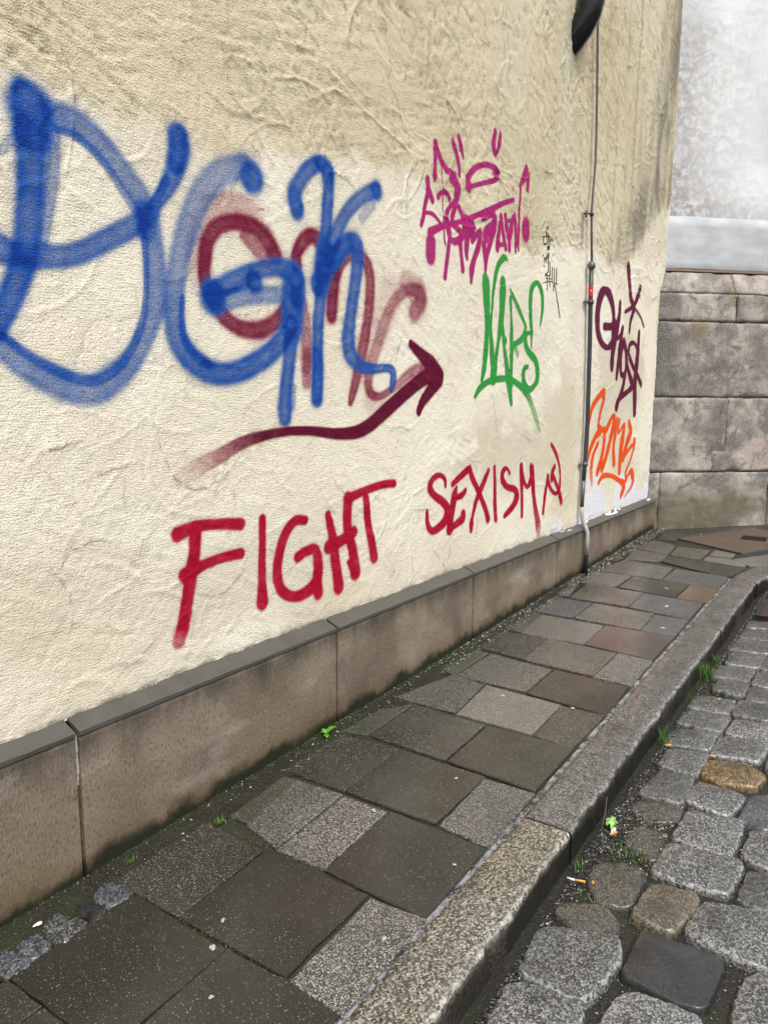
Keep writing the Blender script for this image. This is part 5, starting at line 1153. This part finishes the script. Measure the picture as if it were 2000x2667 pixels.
# ---- grit strip along the foot of the wall
n = 700; xs = np.linspace(-1.5, 7.75, n); T, S = np.meshgrid(xs, np.linspace(0, 1, 8))
Y = 0.005 + S * -0.13 - 0.05 * np.where(T < 1.36, S, 0); Zg = SLOPE * T + 0.008 * (1 - S) ** 2 - 0.006 * S + (fbm(T * 30, S * 5, 411, 3) - 0.5) * 0.010
quad_mesh('grit_strip', np.stack([T, Y, Zg], -1).reshape(-1, 3), grid_quads(n, 8)[:, ::-1], M['bed_wall'], pavement)

# ================================================================== loose gravel and moss (uncountable)
def gravel(name, places, label, cat, bias=1.3):
    base = np.array([(1, 0, 0), (-1, 0, 0), (0, 1, 0), (0, -1, 0), (0, 0, 1), (0, 0, -1)], float)
    F = np.array([(0, 2, 4), (2, 1, 4), (1, 3, 4), (3, 0, 4), (2, 0, 5), (1, 2, 5), (3, 1, 5), (0, 3, 5)])
    vs, fs, tn = [], [], []
    for i, (x, y, z, r) in enumerate(places):
        q = base * r * R_.uniform(0.55, 1.25, (6, 3)) * np.array([1, 1, 0.7]); a = R_.uniform(0, 6.28)
        q = q @ np.array([[math.cos(a), math.sin(a), 0], [-math.sin(a), math.cos(a), 0], [0, 0, 1]])
        vs.append(q + (x, y, z)); fs.append(F + 6 * i); tn.append(np.full(6, R_.random() ** (bias if bias > 1 else bias + 1.6 * max(0, min(1, (4.2 - x) / 2)))))
    o = quad_mesh(name, np.vstack(vs), np.vstack(fs), M['gravel'], None, {'tone': np.concatenate(tn)}, smooth=False)
    setp(o, label, cat, kind='stuff'); return o
P = []
for i in range(4600):
    x = R_.uniform(0.6, 7.75); e = R_.random(); y = -0.004 - 0.115 * e ** 1.15
    if 1.79 < x < 2.12 and y < -0.10: continue
    if vnoise(np.array(x * 3.1), np.array(y * 20), 9) < 0.22: continue
    if R_.random() > 0.25 + 0.75 * min(1, max(0, (x - 2.0) / 2.2)): continue
    P.append((x, y, gz(x) + 0.006 * (1 - e) + 0.002, R_.uniform(0.0016, 0.0046) * (0.85 + 0.10 * x) * (1.35 if R_.random() < 0.1 else 1)))
gravel('wall_gravel', P, 'pale grit and gravel scattered along the foot of the plinth', 'gravel', 0.8)
P = []
for i in range(3600):
    x = R_.uniform(0.9, 6.6); y = -1.215 - abs(R_.normal(0, 0.022))
    if any(inside(x, y, p) for _, p in SETTS) and R_.random() < 0.85: continue
    P.append((x, y, gz(x) - 0.108 + R_.uniform(0, 0.006), R_.uniform(0.002, 0.0048)))
for i in range(1600):                                                      # the gravelly hollow beside the kerb
    x = R_.normal(2.66, 0.16); y = R_.uniform(-1.42, -1.2)
    if any(inside(x, y, p) for _, p in SETTS) and R_.random() < 0.8: continue
    P.append((x, y, gz(x) - 0.106 + R_.uniform(0, 0.008), R_.uniform(0.002, 0.005)))
for i in range(6500):
    x = R_.uniform(1.3, 5.6); y = R_.uniform(-1.95, -1.25)
    if any(inside(x, y, p) for _, p in SETTS): continue
    P.append((x, y, gz(x) - 0.114 + R_.uniform(0, 0.005), R_.uniform(0.0018, 0.0045)))
gravel('gutter_gravel', P, 'dark wet gravel in the gutter and between the granite setts', 'gravel', 3.2)

def blades(name, items, material, parent=None):
    """items: root x, y, z, height, lean direction, lean amount, width"""
    v, f = [], []
    for (x, y, z, h, a, l, w_) in items:
        dx, dy = math.cos(a), math.sin(a); px_, py_ = -dy * w_, dx * w_; b = len(v)
        for k, t in enumerate((0, 0.4, 0.75)):
            s = (1, 0.85, 0.55)[k]; o = l * h * t * t
            v += [(x + dx * o - px_ * s, y + dy * o - py_ * s, z + h * t * (1 - 0.25 * l * t)), (x + dx * o + px_ * s, y + dy * o + py_ * s, z + h * t * (1 - 0.25 * l * t))]
        v.append((x + dx * l * h, y + dy * l * h, z + h * (1 - 0.25 * l)))
        f += [(b, b + 1, b + 3, b + 2), (b + 2, b + 3, b + 5, b + 4), (b + 4, b + 5, b + 6)]
    return mesh_obj(name, v, f, material, parent)
I = []
def moss_line(x0, y0, x1, y1, n, spread, dz, h=0.006):
    for i in range(n):
        t = rnd.random(); x = x0 + (x1 - x0) * t + rnd.gauss(0, spread); y = y0 + (y1 - y0) * t + rnd.gauss(0, spread)
        I.append((x, y, gz(x) + dz, rnd.uniform(0.4, 1.3) * h, rnd.uniform(0, 6.28), rnd.uniform(0.2, 1.0), rnd.uniform(0.001, 0.0022)))
moss_line(0.7, -0.006, 7.0, -0.006, 2400, 0.006, 0.004, 0.009)
for (a, b, c, d, m) in ((2.15, -.368, 2.54, -.364, 150), (2.13, -.17, 2.13, -.6, 120), (2.55, -.2, 2.55, -.56, 130), (1.34, -.38, 1.34, -.8, 180), (1.735, -.2, 1.735, -.6, 160), (1.32, -.2, 1.33, -.59, 120), (4.97, -.33, 4.6, -.342, 130), (2.95, -.1, 2.95, -.35, 90), (1.05, -.59, 1.33, -.588, 60), (2.52, -.15, 2.95, -.18, 140), (3.38, -.17, 3.75, -.175, 90)):
    moss_line(a, b, c, d, m, 0.0045, -0.009, 0.008)
for (a, b, c, d, m) in ((2.66, -1.44, 2.66, -1.64, 140), (2.2, -1.44, 2.2, -1.56, 50), (4.12, -1.26, 4.12, -1.45, 90), (3.18, -1.24, 3.17, -1.4, 60), (3.4, -1.24, 3.41, -1.41, 50)):
    moss_line(a, b, c, d, m, 0.010, -0.112, 0.012)
setp(blades('moss', I, M['moss']), 'dark green moss in the slab joints and along the plinth foot', 'moss', kind='stuff')

# ================================================================== plants
def grass_tuft(x, y, z, h, n, label, spread=0.012, bend=0.9, dirn=None, group='grass tufts in the joints'):
    o = empty('grass_tuft', (x, y, z))
    it = []
    for i in range(n):
        a = rnd.uniform(0, 6.28) if dirn is None else rnd.gauss(dirn, 0.9)
        it.append((rnd.gauss(0, spread), rnd.gauss(0, spread * 0.6), 0, h * rnd.uniform(0.45, 1.1), a, rnd.uniform(0.15, bend), rnd.uniform(0.0012, 0.0022)))
    blades('blade_clump', it, M['grass'], o)['kind'] = 'stuff'
    setp(o, label, 'grass', group); return o
rz = lambda x: gz(x) - 0.112
grass_tuft(3.40, -1.212, rz(3.4), 0.105, 30, 'upright grass tuft at the kerb foot beside a cigarette end', 0.014, 0.6)
grass_tuft(4.30, -1.215, rz(4.3), 0.115, 60, 'largest fresh green grass tuft at the kerb foot', 0.022, 0.8)
grass_tuft(4.54, -1.215, rz(4.54), 0.075, 36, 'small grass tuft just behind the largest one', 0.016, 0.7)
grass_tuft(3.93, -1.207, rz(3.93), 0.065, 9, 'few thin grass blades against the kerb before the largest tuft', 0.008, 0.4)
grass_tuft(4.125, -1.335, rz(4.12), 0.035, 60, 'low strip of grass in a joint between two setts', 0.012, 1.0).rotation_euler.z = 1.5
grass_tuft(2.50, -1.335, rz(2.5), 0.022, 110, 'low ragged grass strip beside the gravelly hollow', 0.050, 1.1).rotation_euler.z = 1.45
grass_tuft(6.30, -1.245, rz(6.3), 0.07, 26, 'grass tuft at the bend of the kerb', 0.014, 0.7)
grass_tuft(2.20, -1.285, rz(2.2), 0.022, 24, 'sparse sprigs below the orange cigarette end', 0.03, 1.2)
grass_tuft(2.335, -1.215, rz(2.335), 0.05, 12, 'thin dark sprigs at the kerb joint', 0.012, 0.8)
grass_tuft(1.75, -0.128, gz(1.75), 0.022, 26, 'tiny grass tuft at a slab corner by the plinth', 0.016, 1.0)
grass_tuft(1.43, -0.05, gz(1.43), 0.022, 20, 'tiny grass tuft against the plinth foot', 0.014, 1.0)

def leaf_mesh(L, W):
    v, f = [], []
    for i in range(7):
        t = i / 6; w_ = W * math.sin(math.pi * min(1, t * 0.92 + 0.06)) ** 0.8; z = 0.22 * L * math.sin(t * 2.2)
        v += [(t * L, -w_, z + w_ * 0.25), (t * L, 0, z), (t * L, w_, z + w_ * 0.25)]
    for i in range(6):
        for k in range(2): f.append((i * 3 + k, i * 3 + k + 3, i * 3 + k + 4, i * 3 + k + 1))
    return v, f
seed = empty('seedling', (2.463, -0.03, gz(2.463)))
setp(seed, 'small bright green broad-leaved seedling at the plinth foot', 'plant')
for a, L, W, tilt in ((-0.35, 0.055, 0.013, -0.25), (1.3, 0.028, 0.011, -0.5), (-2.3, 0.045, 0.012, 0.1), (2.7, 0.026, 0.009, -0.4)):
    v, f = leaf_mesh(L, W); o = mesh_obj('leaf', v, f, M['leaf'], seed, True); o.rotation_euler = (0, tilt, a); o.location = (0, 0, 0.008)
mb = MB(); mb.tube([(0, 0, -0.003), (0.001, 0, 0.011)], 0.0016, 6); mb.build('stem', M['leaf'], seed)

# ================================================================== pipes on the wall
dp = empty('downpipe', (5.26, 0.0, 3.8)); setp(dp, 'glossy black downpipe bending into the render at the top', 'downpipe')
L3 = lambda pts, o: [(p[0] - o.location.x, p[1] - o.location.y, p[2] - o.location.z) for p in pts]
ax = [(5.29, -0.045, 8.5), (5.29, -0.045, 5.0), (5.29, -0.045, 4.45), (5.29, -0.042, 4.25), (5.287, -0.030, 4.12), (5.28, -0.005, 4.02), (5.27, 0.035, 3.94), (5.26, 0.085, 3.87), (5.25, 0.15, 3.80), (5.25, 0.24, 3.73)]
mb = MB(); mb.tube(L3(ax, dp), [0.088] * 5 + [0.088, 0.086, 0.082, 0.076, 0.07], 28); mb.build('pipe', M['black_pipe'], dp, True)
lc = empty('lightning_conductor', (5.66, 0.02, 0.27)); setp(lc, 'thin grey conductor cable running into a vertical pipe on the wall', 'pipe')
YC = 0.022
cab = [(5.50, YC, 7.5), (5.525, YC, 4.6), (5.538, YC, 4.212), (5.574, YC, 3.859), (5.601, YC, 3.619), (5.622, YC, 3.373), (5.630, YC, 3.193), (5.612, YC, 3.006), (5.598, YC, 2.847), (5.612, YC, 2.719), (5.655, YC, 2.47)]
mb = MB(); mb.tube(L3(cab, lc), 0.0085, 10); mb.build('cable', M['zinc'], lc, True)
pip = [(5.645, YC, 2.475), (5.660, YC, 2.225), (5.687, YC, 1.91), (5.715, YC, 1.341), (5.703, YC, 1.051), (5.688, YC, 0.90)]
mb = MB(); mb.tube(L3(pip, lc), 0.0165, 14); mb.build('pipe', M['dark_iron'], lc, True)
low = [(5.688, YC, 0.90), (5.678, YC, 0.80), (5.676, YC, 0.70)]
mb = MB(); mb.tube(L3(low, lc), [0.0165, 0.0165, 0.016], 14); mb.build('worn_pipe', M['zinc'], lc, True)
foot = [(5.676, YC, 0.70), (5.678, YC - 0.002, 0.64), (5.686, YC - 0.012, 0.585), (5.686, -0.012, 0.545), (5.675, -0.034, 0.50), (5.668, -0.036, 0.44), (5.664, -0.036, 0.33)]
mb = MB(); mb.tube(L3(foot, lc), 0.0158, 14); mb.build('painted_pipe', M['pale_pipe'], lc, True)
mb = MB(); mb.tube(L3([(5.664, -0.036, 0.335), (5.660, -0.036, 0.30), (5.655, -0.036, 0.16)], lc), [0.0175, 0.019, 0.019], 14); mb.build('bitumen_sleeve', M['hole'], lc, True)
mb = MB(); ring = [(0.0, 0.020), (0.012, 0.029), (0.026, 0.031), (0.042, 0.025), (0.055, 0.012), (0.06, 0.002)]
mb.tube([(5.645 - lc.location.x, YC - lc.location.y, 2.455 - lc.location.z + h) for h, r in ring], [r for h, r in ring], 14); mb.build('dome_cap', M['zinc'], lc, True)
for (x, z, big) in ((5.600, 2.83, 0.013), (5.660, 2.222, 0.024), (5.700, 1.026, 0.024)):
    mb = MB(); mb.tube(L3([(x, YC, z - 0.014), (x, YC, z + 0.014)], lc), big, 12)
    mb.tube(L3([(x, YC, z), (x - 0.03, 0.035, z), (x - 0.045, 0.075, z - 0.002)], lc), 0.006, 8)
    mb.tube(L3([(x + 0.016 + big * .5, YC - .004, z), (x - 0.016 - big * .5, YC - 0.004, z)], lc), 0.008, 8)
    mb.tube(L3([(x - 0.045, 0.045, z - 0.03), (x - 0.045, 0.045, z + 0.018)], lc), 0.006, 8)
    mb.build('bracket', M['dark_iron'] if z > 1.5 else M['zinc'], lc, True)
mb = MB(); pa = L3([(5.655, YC, 2.265), (5.651, YC, 2.335)], lc); mb.tube(pa, 0.0172, 14, False); st = mb.build('sticker', M['red'], lc, True)
v = L3([(5.6385, YC - 0.006, 2.292), (5.6405, YC - 0.0125, 2.292), (5.6385, YC - 0.0125, 2.308), (5.6365, YC - 0.006, 2.308)], lc)
mesh_obj('white_dot', v, [(0, 1, 2, 3)], M['paper'], st)

# ================================================================== iron covers in the ground
def place_on_ground(o, x, y, dz, rot=0.0):
    o.location = (x, y, gz(x) + dz)
    o.rotation_euler = Matrix.Rotation(-math.atan(SLOPE), 4, 'Y').to_euler() if rot == 0 else (Matrix.Rotation(-math.atan(SLOPE), 4, 'Y') @ Matrix.Rotation(rot, 4, 'Z')).to_euler()
mc = empty('manhole_cover'); setp(mc, 'large rusty rectangular cover plate with a small grille at the street bend', 'manhole cover')
place_on_ground(mc, 7.65, -0.863, 0.002, math.atan2(-0.49, 0.886))
W2, H2 = 0.505, 0.333
hs_ = 0.105                                                          # half size of the grille opening (turned square)
mb = MB(); ca, sa = math.cos(0.55), math.sin(0.55)
inner = [(0.08 + hs_ * (a * ca - b * sa), hs_ * (a * sa + b * ca)) for a, b in ((-1, -1), (1, -1), (1, 1), (-1, 1))]
outer = [(-W2, -H2), (W2, -H2), (W2, H2), (-W2, H2)]
mb.add([(x, y, 0) for x, y in outer + inner] + [(x, y, -0.03) for x, y in outer + inner], [(0, 1, 5, 4), (1, 2, 6, 5), (2, 3, 7, 6), (3, 0, 4, 7), (0, 8, 9, 1), (1, 9, 10, 2), (2, 10, 11, 3), (3, 11, 8, 0), (4, 5, 13, 12), (5, 6, 14, 13), (6, 7, 15, 14), (7, 4, 12, 15)])
mb.build('plate', M['rust'], mc)
gr = empty('grille', (0.08, 0, 0), mc); gr.rotation_euler.z = 0.55
for k in range(-3, 4):
    mb = MB(); mb.box(k * 0.03 - 0.004, k * 0.03 + 0.004, -hs_, hs_, -0.014, -0.003); mb.build('grille_bar', M['iron'], gr)
    mb = MB(); mb.box(-hs_, hs_, k * 0.03 - 0.004, k * 0.03 + 0.004, -0.0165, -0.0055); mb.build('grille_bar', M['iron'], gr)
mb = MB(); mb.box(-0.02, 0.18, -0.13, 0.13, -0.07, -0.031); mb.build('shaft', M['hole'], mc)
for (a, b, c, d) in ((-W2 - .022, W2 + .022, -H2 - .022, -H2 - .006), (-W2 - .022, W2 + .022, H2 + .006, H2 + .022), (-W2 - .022, -W2 - .006, -H2 - .006, H2 + .006), (W2 + .006, W2 + .022, -H2 - .006, H2 + .006)):
    mb = MB(); mb.box(a, b, c, d, -0.03, 0.003); mb.build('frame_bar', M['zinc'], mc)
dg = empty('drain_grate'); setp(dg, 'dark iron drain grate with bars in the gutter beside the kerb', 'drain grate')
place_on_ground(dg, 5.77, -1.45, -0.088)
W2, H2 = 0.215, 0.20
for (a, b, c, d) in ((-W2, W2, -H2, -H2 + 0.028), (-W2, W2, H2 - 0.028, H2), (-W2, -W2 + 0.028, -H2 + 0.028, H2 - 0.028), (W2 - 0.028, W2, -H2 + 0.028, H2 - 0.028)):
    mb = MB(); mb.box(a, b, c, d, -0.04, 0.004); mb.build('frame_bar', M['iron'], dg)
for k in range(8):
    x = -W2 + 0.05 + k * 0.0472; mb = MB(); mb.box(x - 0.009, x + 0.009, -H2 + 0.028, H2 - 0.028, -0.035, 0.0); mb.build('grate_bar', M['rust'], dg)
mb = MB(); mb.box(-W2 + 0.01, W2 - 0.01, -H2 + 0.01, H2 - 0.01, -0.08, -0.045); mb.build('shaft', M['hole'], dg)

# ================================================================== litter
def butt(x, y, dz, ang, label, Lf=0.024, Lp=0.0, base=road):
    o = empty('cigarette_end', (x, y, gz(x) + dz)); o.rotation_euler.z = ang
    mb = MB(); mb.tube([(-Lf / 2, 0, 0.004), (0, 0, 0.0043), (Lf / 2, 0, 0.004)], [0.0039, 0.0037, 0.0039], 10); mb.build('filter', M['filter'], o, True)
    if Lp:
        mb = MB(); mb.tube([(-Lf / 2 - Lp, 0.004, 0.006), (-Lf / 2 - Lp * 0.4, 0.001, 0.0042), (-Lf / 2, 0, 0.004)], [0.0022, 0.0036, 0.0038], 10); mb.build('paper', M['paper'], o, True)
    setp(o, label, 'cigarette end', 'cigarette ends in the gutter')
ang = lambda dx, dy: math.atan2(dy, dx)
butt(2.268, -1.245, -0.100, -1.25, 'orange cigarette end with torn white paper by the kerb joint', 0.034, 0.026)
butt(2.283, -1.282, -0.100, 0.4, 'stubby orange cigarette end beside the longer torn one', 0.011)
butt(2.585, -1.252, -0.098, 2.65, 'orange cigarette end leaning on the green wrapper', 0.034)
butt(3.372, -1.243, -0.098, -0.9, 'tan cigarette end beside the upright grass tuft', 0.028)
butt(3.975, -1.335, -0.083, -0.7, 'tiny orange cigarette scrap on a sett near the low grass strip', 0.014)
butt(3.345, -1.430, -0.084, -1.3, 'pale orange cigarette end on the yellow brown sett', 0.024)
# crumpled green wrapper with a white stick
wr = empty('sweet_wrapper', (2.628, -1.232, gz(2.628) - 0.104)); setp(wr, 'crumpled bright green wrapper on a white stick in the gutter', 'wrapper')
v, f = [], []
for i in range(8):
    for j in range(8):
        a = (i / 7 - 0.5) * 0.042; b = (j / 7 - 0.5) * 0.036
        v.append((a + rnd.gauss(0, 0.003), b + rnd.gauss(0, 0.003), 0.010 + rnd.uniform(-0.006, 0.016) + 0.014 * math.cos(a * 60) * math.cos(b * 60)))
for i in range(7):
    for j in range(7): f.append((i * 8 + j, i * 8 + j + 1, i * 8 + j + 9, i * 8 + j + 8))
mesh_obj('foil', v, f, M['wrapper'], wr)
mb = MB(); mb.tube([(-0.012, -0.005, 0.008), (-0.05, -0.016, 0.004)], 0.0026, 8); mb.build('stick', M['paper'], wr, True)
mb = MB(); mb.tube([(-0.010, -0.012, 0.008), (-0.030, -0.018, 0.007)], [0.007, 0.004], 7); mb.build('paper_twist', M['paper'], wr)
stalk = MB(); stalk.tube([(2.60, -1.205, gz(2.6) - 0.105), (2.66, -1.197, gz(2.6) - 0.06), (2.69, -1.19, gz(2.6) - 0.02)], 0.0014, 6)
setp(stalk.build('dry_stalk', M['twig'], None, True), 'thin dry stalk leaning on the kerb behind the green wrapper', 'stalk')

def gum(x, y, r, label, el=1.4, rot=0.3, m='gum', name='gum_spot', cat='chewing gum', dz=0.0025):
    n = 14; v = [(0, 0, 0.0022)]; f = []
    for s, z in ((0.6, 0.0020), (1.0, 0.0)):
        for k in range(n):
            a = 2 * math.pi * k / n; q = r * s * (1 + 0.25 * math.sin(2 * a + x * 9) + 0.15 * math.sin(3 * a + y * 7) + rnd.gauss(0, 0.06))
            v.append((q * el * math.cos(a), q * math.sin(a), z))
    for k in range(n):
        f.append((0, 1 + k, 1 + (k + 1) % n)); f.append((1 + k, 1 + n + k, 1 + n + (k + 1) % n, 1 + (k + 1) % n))
    o = mesh_obj(name, v, f, M[m]); o.location = (x, y, gz(x) + dz); o.rotation_euler = (0, -SLOPE, rot)
    setp(o, label, cat, 'pale spots on the pavement')
gum(1.312, -0.552, 0.0085, 'large white gum spot at the nearest slab corner')
gum(1.403, -0.498, 0.0055, 'oval white gum spot on the big dark slab', 1.7)
gum(1.190, -0.676, 0.0060, 'faint grey gum spot on the nearest dark slab', 1.2, 1.2)
gum(1.600, -0.925, 0.0070, 'round white pebble-like spot on the aggregate slab by the kerb', 1.1)
gum(1.990, -0.929, 0.0055, 'small white spot on the third row dark slab near the kerb', 1.2)
gum(2.459, -0.676, 0.0060, 'small white spot on the fourth row dark slab', 1.2)
gum(3.259, -0.490, 0.0080, 'white spot on the pale aggregate slab', 1.3)
gum(3.305, -0.824, 0.0085, 'white spot on the dark slab touching the kerb seam', 1.3)
gum(5.590, -0.660, 0.0110, 'white spot on the far dark slab beside the orange one', 1.3)
gum(5.150, -0.775, 0.0130, 'white spot on the far blue grey slab', 1.8)
gum(4.690, -0.870, 0.0110, 'white spot on the small blue grey slab by the kerb', 1.5)
gum(2.104, -0.536, 0.0080, 'dull grey spot at the corner of the bright aggregate slab', 1.2)
gum(1.097, -0.070, 0.0070, 'long white chip lying among the edge stones', 2.0, 0.2, 'paper', 'white_chip', 'chip', 0.006)
gum(7.660, -0.452, 0.0090, 'small yellow scrap on the edge of the rusty cover', 1.5, 0.2, 'yellow', 'yellow_scrap', 'scrap')
